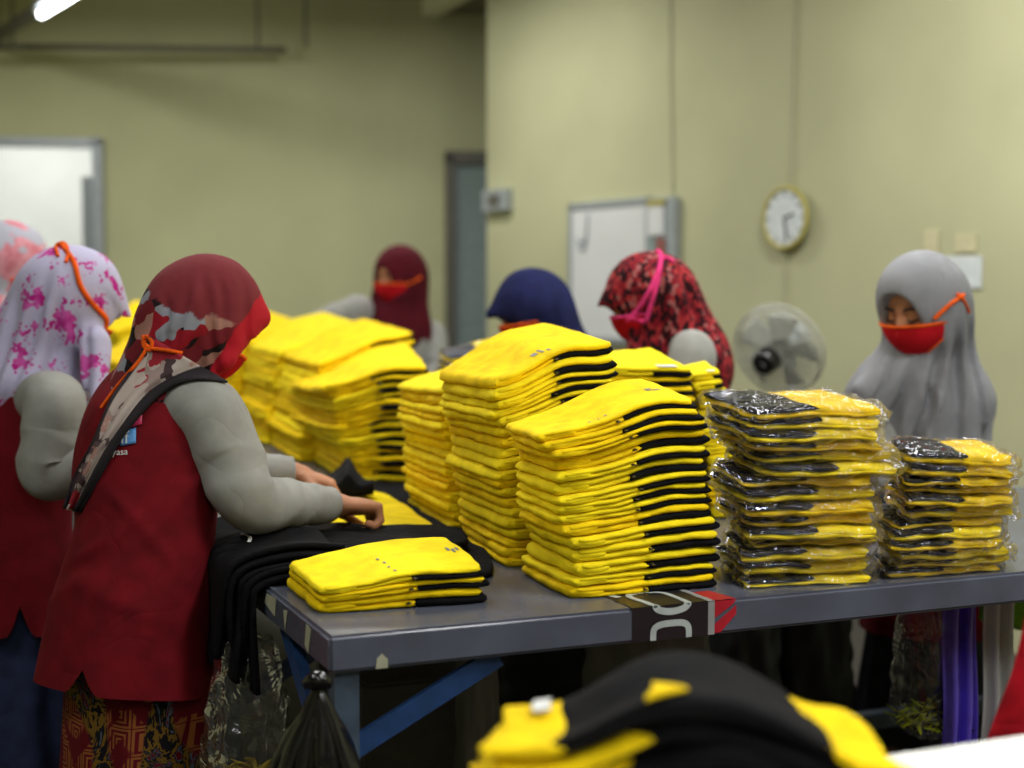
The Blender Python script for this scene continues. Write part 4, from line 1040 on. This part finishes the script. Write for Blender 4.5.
def m_floral(base, c1, c2, sc=60, thr=.52, cs=9):
    t = NT('floral_scarf'); a = t.noise(cs, 2, dist=.3); v = t.n('ShaderNodeTexVoronoi'); v.inputs['Scale'].default_value = sc; v.inputs['Randomness'].default_value = 1; t.l(t.obj(), v.inputs['Vector'])
    f = t._clamp(t.math('SUBTRACT', t.math('MULTIPLY', a, 1.0), t.math('MULTIPLY', v.outputs['Distance'], .22)), thr-.085, .012)
    shade = t.ramp(t.noise(40, 2), [(.4, c1), (.6, c2)])
    col = t.mix(f, base, shade); t.pbsdf(col, .85, .15, t.bump(t.noise(10, 3), .25, .02)); return t.m
def m_redpat():
    t = NT('red_patterned_scarf'); v = t.n('ShaderNodeTexVoronoi'); v.inputs['Scale'].default_value = 80; t.l(t.mapping(t.obj(), (1.2, 1.2, .8)), v.inputs['Vector'])
    s = t.sep(v.outputs['Color']); c = t.ramp(s[0], [(0, (44,12,18)), (.35, (122,22,34)), (.62, (158,44,48)), (.8, (160,92,90)), (.9, (30,12,18))], 'CONSTANT')
    t.pbsdf(c, .85, .15, t.bump(t.noise(12, 3), .25, .02)); return t.m
def m_skirt():
    t = NT('patterned_skirt'); co = t.mapping(t.obj(), (1, 1, 1), (0, 0, .6)); sp = t.sep(co)
    cell = .052
    fx = t.math('SUBTRACT', t.math('FRACT', t.math('DIVIDE', sp[0], cell)), .5); fz = t.math('SUBTRACT', t.math('FRACT', t.math('DIVIDE', sp[2], cell)), .5)
    m = t.math('MAXIMUM', t.math('ABSOLUTE', fx), t.math('ABSOLUTE', fz))
    key = t.math('GREATER_THAN', t.math('FRACT', t.math('MULTIPLY', t.math('ADD', m, .02), 6)), .55)
    reg = t.noise(7, 2, None, .5, 1.0)
    r1 = t.mix(t.math('MULTIPLY', key, t._clamp(reg, .52, .01)), (92, 14, 24), (140, 84, 40))
    blob = t.ramp(t.noise(14, 3, None, .6, 2.0), [(0, (20,18,22)), (.42, (112,84,28)), (.5, (24,24,26)), (.56, (80,86,98)), (.59, (92,14,24))], 'CONSTANT')
    col = t.mix(t._clamp(t.noise(5, 1, t.mapping(t.obj(), (1,1,.6), loc=(3,1,2))), .56, .01), r1, blob)
    t.pbsdf(col, .85, .15, t.bump(t.noise(8, 3), .3, .02)); return t.m

def folds(S, hc, chest, amp, k, ztop, ph=0.0, power=.12):
    def f(X, Y, Z_):
        th = np.arctan2(Y-(hc[1]*.5+chest[1]*.5), X-(hc[0]*.5+chest[0]*.5)); m = np.clip((ztop-Z_)/power, 0, 1)
        return -amp*m*(1.2-2*np.abs(np.sin(th*k*.5+ph+Z_*3))+.6*np.sin(th*(k*1.7)+ph*2-Z_*9))
    S.disp(f)

# ---------- worker in front: patterned maroon scarf
hc = P(203, 320, 2.88); 
chW = P(150, 418, 2.86); pe = P(137, 575, 2.76)
BFw = V(.57, .82, 0)
aR = [P(206, 410, 2.77), P(250, 501, 2.74), P(328, 505, 2.97)]
aL = [P(135, 425, 3.0), P(215, 470, 3.1), P(292, 474, 3.18)]
def sf(S, hc, F, R, U_, ch, BF, BR, nb_):
    tip = P(263, 319, 2.93); S.cone(hc+F*.02+U_*.045, tip, .068, .010, .05); S.cone(tip+R*.012-F*.01, P(222, 358, 2.86)+R*.03, .010, .018, .015); S.cone(hc+F*.03+R*.05, P(222, 358, 2.86)+R*.035, .035, .02, .03); S.cone(hc+F*.04+R*.045+U_*.01, tip+R*.012-F*.02, .035, .010, .03)
    S.cone(hc+F*.06+U_*.02-R*.06, hc+F*.06-U_*.09-R*.045, .035, .03, .03)
    S.cone(hc-F*.02-U_*.02, nb_+V(.02,0,.0), .084, .085, .05)
    S.ell(nb_+V(.02,-.01,-.03), (.10, .12, .05), [BF, BR, V(0,0,1)], .05)
    S.ell(hc+F*.125-U_*.065-R*.02, (.05, .04, .075), [F, R, U_], .012, sub=True)
    q = hc
    def f(X, Y, Z_):
        x = (X-q[0])*F[0]+(Y-q[1])*F[1]+(Z_-q[2])*F[2]; z = (X-q[0])*U_[0]+(Y-q[1])*U_[1]+(Z_-q[2])*U_[2]; y = (X-q[0])*R[0]+(Y-q[1])*R[1]+(Z_-q[2])*R[2]
        m = np.clip((.08-z)/.12, 0, 1); return crease(X, Z_, 2.75, [(196,272,214,372,.0045,.008), (214,280,222,345,.0035,.006), (183,285,176,345,.004,.007), (160,290,168,345,.003,.006), (232,275,240,350,.003,.006)])+.0032*m*np.sin(x*75+z*22+y*20)+.002*m*np.sin(x*140-z*20)
    S.disp(f)
rings = [(P(180, 386, 2.87), .06, .06), (P(168, 398, 2.87), .14, .10), (P(160, 420, 2.86), .162, .128), (P(148, 470, 2.83), .168, .132), (P(144, 530, 2.79), .152, .122), (P(136, 590, 2.77), .168, .142), (P(130, 640, 2.76), .178, .152), (P(126, 684, 2.75), .186, .158)]
sl = lambda a_: .085*max(0, 1-abs(((a_-SA+math.pi) % (2*math.pi))-math.pi)/.20)
SA = 1.3
def vf1(t, a_):
    w = 0*t
    for (cx, ct, sl_, wd, am) in ((1.3, .60, .10, .016, .05), (.9, .57, -.12, .014, .045), (1.6, .66, .05, .02, -.04), (.2, .5, .16, .02, .04), (1.1, .72, -.05, .02, .03), (2.0, .74, .1, .02, .025)):
        dlt = (a_-cx+math.pi) % (2*math.pi)-math.pi; w = w+am*np.exp(-((t-ct-sl_*dlt)/wd)**2)*math.exp(-(dlt/.75)**2)
    return w+.014*np.sin(a_*3+t*7)+.03*np.clip(t-.65, 0, 1)*2*math.sin(a_*6+1)
w1 = person('woman leaning over the table end in maroon patterned scarf and red vest, back turned', hc, V(.70, .30, -.56), chW, BFw, pe, aR, aL, m_w1scarf(1.338), sf, skirt_mat=m_skirt(), h=.0055, mr=.088, rings=rings, slit=sl, sh=.006, mask=True,
            hands=((V(.8, .5, -.12), V(.1, -.1, -1), V(-.4, .9, 0), .95, 1.15, .0098), (V(.9, .1, -.25), V(0, 0, -1), V(.1, -.9, 0), .5)), vfold=vf1)
tv = [bvh(w1['vest']), bvh(w1['scarf']), bvh([c for c in bpy.data.objects if c.name.startswith('sleeve') and c.parent == w1['root']][0])]
def onc(pts, n, off): 
    q = np.array([on(tv, x, y, off, 2.75) for x, y in crm(np.array(pts, float), n)])
    for _ in range(4): q[1:-1] = (q[:-2]+2*q[1:-1]+q[2:])/4
    return q
nn = 36; cc0 = crm(np.array([(150,336),(130,372),(110,402),(94,440),(76,472),(64,508)], float), nn); cc1 = crm(np.array([(228,382),(196,379),(166,390),(136,420),(115,450),(80,512)], float), nn)
G = np.array([onc([a_*(1-w)+b_*w for w in np.linspace(0, 1, 14)], 18, .012) for a_, b_ in zip(cc0, cc1)])
for _ in range(5): G[1:-1] = (G[:-2]+2*G[1:-1]+G[2:])/4
mt = m_tail()
G2 = G.copy(); yy = V(0, -1, 0)
for i in range(nn):
    for j in range(18): G2[i, j] = G[i, j]+yy*(.006*math.sin(j*.9+i*.08)*min(1, i/8)+.003)
mesh('scarf_tail', sheet(G2, .004), mt, w1['root'])
tv.append(BVHTree.FromPolygons((G2.reshape(-1, 3)).tolist(), [(i*18+j, i*18+j+1, (i+1)*18+j+1, (i+1)*18+j) for i in range(nn-1) for j in range(17)]))
cord(w1, tv, [(143,336),(148,347),(165,350),(182,353)], .004, M['orange'])
cord(w1, tv, [(148,346),(138,362),(118,385),(101,408)], .0036, M['orange'])
cord(w1, tv, [(146,336),(152,342),(149,350),(143,344),(146,337)], .004, M['orange'], 'strap_knot')
# vest print
def printq(o, tr, quad, mat, name, off=.004):
    (a_, b_, c_, d_) = [np.array(x, float) for x in quad]; n = 6; G = np.zeros((n, n, 3))
    for i, s in enumerate(np.linspace(0, 1, n)):
        for j, t in enumerate(np.linspace(0, 1, n)):
            p = (a_*(1-s)+b_*s)*(1-t)+(d_*(1-s)+c_*s)*t; G[i, j] = on(tr, p[0], p[1], off, 2.75)
    return mesh(name, sheet(G, .001), mat, o['root'])
printq(w1, tv[:1], [(119,431),(136,428),(136,443),(120,446)], plain('print_blue', (80, 140, 200), .5), 'blue_print')
printq(w1, tv[:1], [(128,412),(142,408),(142,424),(128,428)], plain('print_pink', (190, 40, 90), .5), 'pink_print')
text_on(tv[:1], 'lyasa', 119, 452, 7, M['whiteprint'], 'vest_lettering', w1['root'], .004, -.05)
text_on(tv[:1], 'nf', 122, 438, 13, M['whiteprint'], 'vest_lettering', w1['root'], .0065, -.05)
# black cloth pinched up in the hands
o = mesh('black_cloth', patch([(326,486),(338,480),(350,479),(362,485),(374,494),(358,496),(338,496)], .842, .025, .008, 9, wob=.002), M['black']); 
vv = o.data.vertices
for v_ in vv:
    wx = v_.co.x+o.location.x; wy = v_.co.y+o.location.y; pp = proj((wx, wy, .86)); k_ = math.exp(-((pp[0]-348)/7)**2)
    if v_.co.z > .012: v_.co.z += .03*k_
tag(o, 'black shirt corner pinched up between the working hands', 'cloth')

# ---------- second worker: white floral scarf
hc = P(70, 303, 3.38)
ch2 = P(20, 402, 3.36); pe2 = P(12, 575, 3.27)
aR = [P(54, 402, 3.2), P(48, 474, 3.14), P(125, 452, 3.2)]
aL = [P(-20, 410, 3.46), P(60, 480, 3.6), P(150, 470, 3.65)]
def sf2(S, hc, F, R, U_, ch, BF, BR, nb_):
    S.cone(hc+F*.02+U_*.05, hc+F*.13+U_*.02, .065, .02, .05)
    S.cone(hc-F*.02-U_*.0, ch+V(0,0,.07), .10, .11, .05)
    S.ell(ch+V(.02,.02,.045), (.15, .17, .085), [BF, BR, V(0,0,1)], .04)
    S.cone(P(95, 345, 3.3), P(97, 425, 3.2), .04, .012, .04)
    S.cone(P(25, 340, 3.36), P(-14, 440, 3.26), .07, .045, .05)
    S.ell(hc+F*.13-U_*.05, (.06, .05, .085), [F, R, U_], .012, sub=True)
    S.disp(lambda X, Y, Z_: crease(X, Z_, 3.28, [(50,270,20,395,.009,.012), (60,290,52,380,.007,.01), (84,320,100,420,.009,.009), (72,310,82,385,.006,.01), (20,290,0,400,.008,.012), (98,290,112,350,.004,.008)]))
w2 = person('woman behind at the left, white scarf with magenta flowers and orange strap', hc, V(.78, .28, -.45), ch2, V(.66, .75, 0), pe2, aR, aL,
            m_floral((174, 170, 196), (168, 30, 122), (190, 84, 158), 95, .53, 17), sf2, skirt_mat=M['skirt_navy'], hem=.575, mr=.088, slit=lambda a_: .12*max(0, 1-abs(((a_-.5+math.pi) % (2*math.pi))-math.pi)/.2), vest_mat='red_vest')
tr = [bvh(w2['scarf'])]
cord(w2, tr, [(61,244),(74,262),(80,285),(92,303),(106,318),(105,329)], .0062, M['orange'])
cord(w2, tr, [(58,256),(56,246),(64,243),(68,252),(66,262)], .0045, M['orange'], 'strap_knot')
# ---------- third worker far left
hc = P(8, 266, 4.3); ch3 = P(-15, 345, 4.3); pe3 = P(-25, 480, 4.25)
def sf3(S, hc, F, R, U_, ch, BF, BR, nb_):
    S.cone(hc+F*.02+U_*.05, hc+F*.11+U_*.02, .06, .02, .05)
    S.cone(hc-F*.02, ch+V(0,0,.07), .1, .12, .05); S.ell(ch+V(.02,0,.02), (.16, .19, .13), [BF, BR, V(0,0,1)], .05)
    S.ell(hc+F*.13-U_*.05, (.06, .05, .085), [F, R, U_], .012, sub=True); folds(S, hc, ch, .005, 7, hc[2], .4)
person('woman at the far left edge, partly cut off, pale grey and pink scarf', hc, V(.8, .1, -.35), ch3, V(.8, .6, 0), pe3, [P(25, 350, 4.2), P(35, 410, 4.2), P(75, 412, 4.4)], [P(-50, 350, 4.4), P(0, 410, 4.6), P(60, 412, 4.7)],
       m_floral((160, 160, 172), (186, 110, 122), (200, 140, 150), 30, .47), sf3, skirt_mat=M['skirt_navy'])
# ---------- grey scarf worker on the right
hc = P(921, 307, 3.66); ch4 = P(925, 400, 3.80); pe4 = P(928, 540, 4.06)
def sf4(S, hc, F, R, U_, ch, BF, BR, nb_):
    S.ell(hc+U_*.035-F*.0, (.118, .098, .108), [F, R, U_], .02)
    S.cone(hc-F*.03+U_*.0, ch+V(0.01,0,.03), .1, .12, .06)
    S.ell(ch+V(-.02,-.02,.0), (.15, .19, .11), [BF, BR, V(0,0,1)], .08)
    S.cone(ch+V(-.03,-.02,-.0), ch+V(.03,.0,-.24), .15, .18, .06)
    S.cone(P(908, 372, 3.68), P(866, 391, 3.68), .05, .036, .07)
    S.ell(hc+F*.125-U_*.02, (.07, .064, .092), [F, R, U_], .010, sub=True)
    q = hc
    def f(X, Y, Z_):
        th = np.arctan2(Y-ch[1], X-(ch[0]-.03)); m = np.clip((hc[2]-.06-Z_)/.14, 0, 1)
        lat = X-(hc[0]-.05)
        return crease(X, Z_, 3.66, [(908,362,884,445,.016,.014), (893,358,862,420,.010,.010), (934,345,915,450,.016,.013), (948,320,956,450,.014,.013), (958,300,984,440,.010,.012), (940,262,948,310,.005,.010), (922,380,930,450,.010,.010)])+m*(.012*(np.abs(np.sin(th*4.5+3*(hc[2]-Z_)))-.6)+.012*(np.abs(np.sin(th*8+1.0-Z_*4))-.6))
    S.disp(f)
w4 = person('woman on the right in plain grey scarf and red mask, looking down', hc, V(-.72, -.60, -.30), ch4, V(-.45, -.9, 0), pe4,
            [P(893, 432, 3.74), P(886, 478, 3.66), P(905, 484, 3.46)], [P(962, 430, 3.86), P(970, 478, 3.78), P(950, 484, 3.52)], M['grey_scarf'], sf4, skirt_mat=M['dark_skirt'], hem=.36)
G = w4['G']; tr = [bvh(w4['scarf'])]
end = None
rt = max((G[0], G[-1]), key=lambda g: g[:, 0].mean())
s0_ = proj(rt[0]); 
tr2 = tr+[bvh(w4['mask'])]; q_ = [on(tr2, 934+(964-934)*k, 319+(295-319)*k-1.5*math.sin(k*3), .006) for k in np.linspace(0, 1, 9)]
mesh('mask_strap', tube(q_, .0052, 40, 8), M['orange'], w4['root'])
cord(w4, tr, [(957,294),(962,298),(966,305),(969,312)], .0045, M['orange'])
# under-scarf and forehead edge
HF, HU, HR = w4['F'], w4['U'], w4['R']
mesh('under_scarf', tube([w4['hc']+HF*.075*math.cos(a_)*1.0+HR*.072*math.sin(a_)+HU*(.078*math.cos(a_*.9)+.004)+HF*.012 for a_ in np.linspace(-1.1, 1.1, 12)], .006, 40, 8), M['lash'], w4['root'])
# ---------- red patterned scarf worker
hc = P(648, 300, 4.0); ch5 = P(683, 375, 4.02); pe5 = P(692, 520, 4.05)
def sf5(S, hc, F, R, U_, ch, BF, BR, nb_):
    S.cone(hc+F*.03+U_*.045, hc+F*.145+U_*.01, .06, .016, .05)
    S.cone(hc-F*.03+U_*.0, ch+V(-.01,0,.07), .098, .12, .05); S.ell(ch+V(-.0,0,.02), (.13, .17, .13), [BF, BR, V(0,0,1)], .05)
    S.cone(hc-F*.05, P(700, 372, 4.05), .075, .08, .06); S.cone(hc+F*.0-U_*.05, P(650, 352, 3.97), .075, .07, .04)
    S.ell(hc+F*.13-U_*.055, (.06, .06, .08), [F, R, U_], .012, sub=True); S.disp(lambda X, Y, Z_: crease(X, Z_, 3.9, [(655,262,665,345,.006,.012), (680,270,706,350,.007,.012), (636,300,640,345,.006,.01), (622,262,610,290,.003,.01)]))
w5 = person('woman facing left in red and black patterned scarf with pink mask straps', hc, V(-.93, -.12, -.30), ch5, V(-.93, -.25, 0), pe5,
            [P(672, 385, 4.16), P(640, 430, 4.2), P(600, 430, 4.1)], [P(690, 383, 3.88), P(672, 450, 3.8), P(620, 450, 3.8)], m_redpat(), sf5, mask_mat='redmask', trim='pink', skirt_mat=M['dark_skirt'])
# near shoulder sleeve over the scarf
mesh('shoulder_sleeve', tube([P(680, 350, 3.93), P(692, 352, 3.85), P(690, 372, 3.82), P(686, 400, 3.8)], [.04, .062, .066, .06], 30, 20), M['grey_sleeve'], w5['root'])
tr = [bvh(w5['scarf'])]
for pth in ([(621,325),(636,312),(648,294),(658,272),(661,256),(656,250)], [(646,322),(651,304),(658,280),(662,258),(674,262)], [(621,325),(632,318),(644,322)]):
    cord(w5, tr, pth, .0066, M['pink'])
# ---------- navy scarf worker
hc = P(532, 311, 4.5); ch6 = P(560, 385, 4.55); pe6 = P(562, 520, 4.6)
def sf6(S, hc, F, R, U_, ch, BF, BR, nb_):
    S.cone(hc+F*.02+U_*.05, hc+F*.125+U_*.03, .062, .018, .05)
    S.cone(hc-F*.03, ch+V(-.01,0,.07), .095, .12, .05); S.ell(ch+V(0,0,.02), (.15, .18, .14), [BF, BR, V(0,0,1)], .05)
    S.ell(hc+F*.12-U_*.06, (.06, .055, .08), [F, R, U_], .012, sub=True); folds(S, hc, ch, .004, 7, hc[2]+.05, .3)
person('woman with a dark navy scarf bowing left behind the tall middle pile', hc, V(-.90, -.15, -.30), ch6, V(-.9, -.3, 0), pe6,
       [P(540, 390, 4.7), P(510, 430, 4.7), P(480, 430, 4.6)], [P(570, 392, 4.42), P(550, 440, 4.35), P(510, 440, 4.3)], M['navy'], sf6)
# ---------- maroon scarf worker at the back
hc = P(398, 277, 6.3); ch7 = P(393, 340, 6.35); pe7 = P(395, 440, 6.4)
def sf7(S, hc, F, R, U_, ch, BF, BR, nb_):
    S.cone(hc-F*.03+U_*.02, ch+V(0,0,.06), .105, .12, .05); S.ell(ch+V(-.0,0,.03), (.15, .17, .13), [BF, BR, V(0,0,1)], .05)
    S.cone(P(410, 280, 6.35), P(410, 320, 6.35), .07, .09, .05)
    S.ell(hc+F*.125-U_*.03, (.062, .056, .095), [F, R, U_], .012, sub=True); folds(S, hc, ch, .006, 7, hc[2]-.05, .3)
w7 = person('woman at the back in a dark maroon scarf and red mask, arm stretched left', hc, V(-.62, -.76, -.12), ch7, V(-.3, -.95, 0), pe7,
       [P(362, 312, 6.3), P(332, 318, 6.2), P(290, 335, 6.05)], [P(430, 335, 6.4), P(436, 370, 6.3), P(415, 390, 6.15)], M['maroon'], sf7, vest_mat='grey_sleeve', sleeve='grey_sleeve')
cord(w7, [bvh(w7['scarf'])], [(405,285),(415,281),(421,277)], .006, M['orange'])
# ================================================================= CAMERA, LIGHT
cam = bpy.data.cameras.new('camera'); co = bpy.data.objects.new('camera', cam); COL.objects.link(co)
co.location = (0, 0, CAMZ); co.rotation_euler = (math.pi/2-PITCH, 0, 0)
cam.lens = 50*FPX/1422.2; cam.sensor_width = 36; cam.clip_start = .05; cam.clip_end = 60
cam.dof.use_dof = True; cam.dof.focus_distance = 2.62; cam.dof.aperture_fstop = 1.9
SC.camera = co
def area(loc, rot, sx, sy, e, c=(1, 1, 1)):
    l = bpy.data.lights.new('ceiling_or_glint_lamp', 'AREA'); l.shape = 'RECTANGLE'; l.size = sx; l.size_y = sy; l.energy = e; l.color = c
    o = bpy.data.objects.new('ceiling_or_glint_lamp', l); COL.objects.link(o); o.location = loc; o.rotation_euler = rot; return o
yaw = math.atan2(dw[1], dw[0])
for x, y, e in ((1.1, 1.6, 42), (-.9, 4.0, 36), (1.2, 4.1, 55), (-2.6, 6.5, 36), (-.6, 7.0, 34), (-1.8, 1.4, 26), (3.2, 1.5, 40), (.9, -1.2, 8)):  # last lamp is added behind the camera for highlights on the bags
    area((x, y, 3.05), (0, 0, yaw), 1.3, .3, e, (1, .99, .96))
area((2.4, -.2, 3.05), (0, 0, yaw), 1.3, .08, 26); area((.2, -.4, 3.05), (0, 0, yaw), 1.3, .08, 16)  # narrow lamps added to draw glints on the plastic sleeves
bc = (Q0+db*((d0+d1)/2)-nb*1.1)
area((bc[0], bc[1], 2.8), (0, 0, 0), 1.5, 1.2, 24, (.95, .98, 1))
w = bpy.data.worlds.new('w'); SC.world = w; w.use_nodes = True; w.node_tree.nodes['Background'].inputs[0].default_value = (.8, .85, .9, 1); w.node_tree.nodes['Background'].inputs[1].default_value = .15
SC.view_settings.view_transform = 'Standard'; SC.view_settings.look = 'None'; SC.view_settings.exposure = 0.0
SC.cycles.transparent_max_bounces = 40; SC.cycles.max_bounces = 8; SC.cycles.sample_clamp_indirect = 6
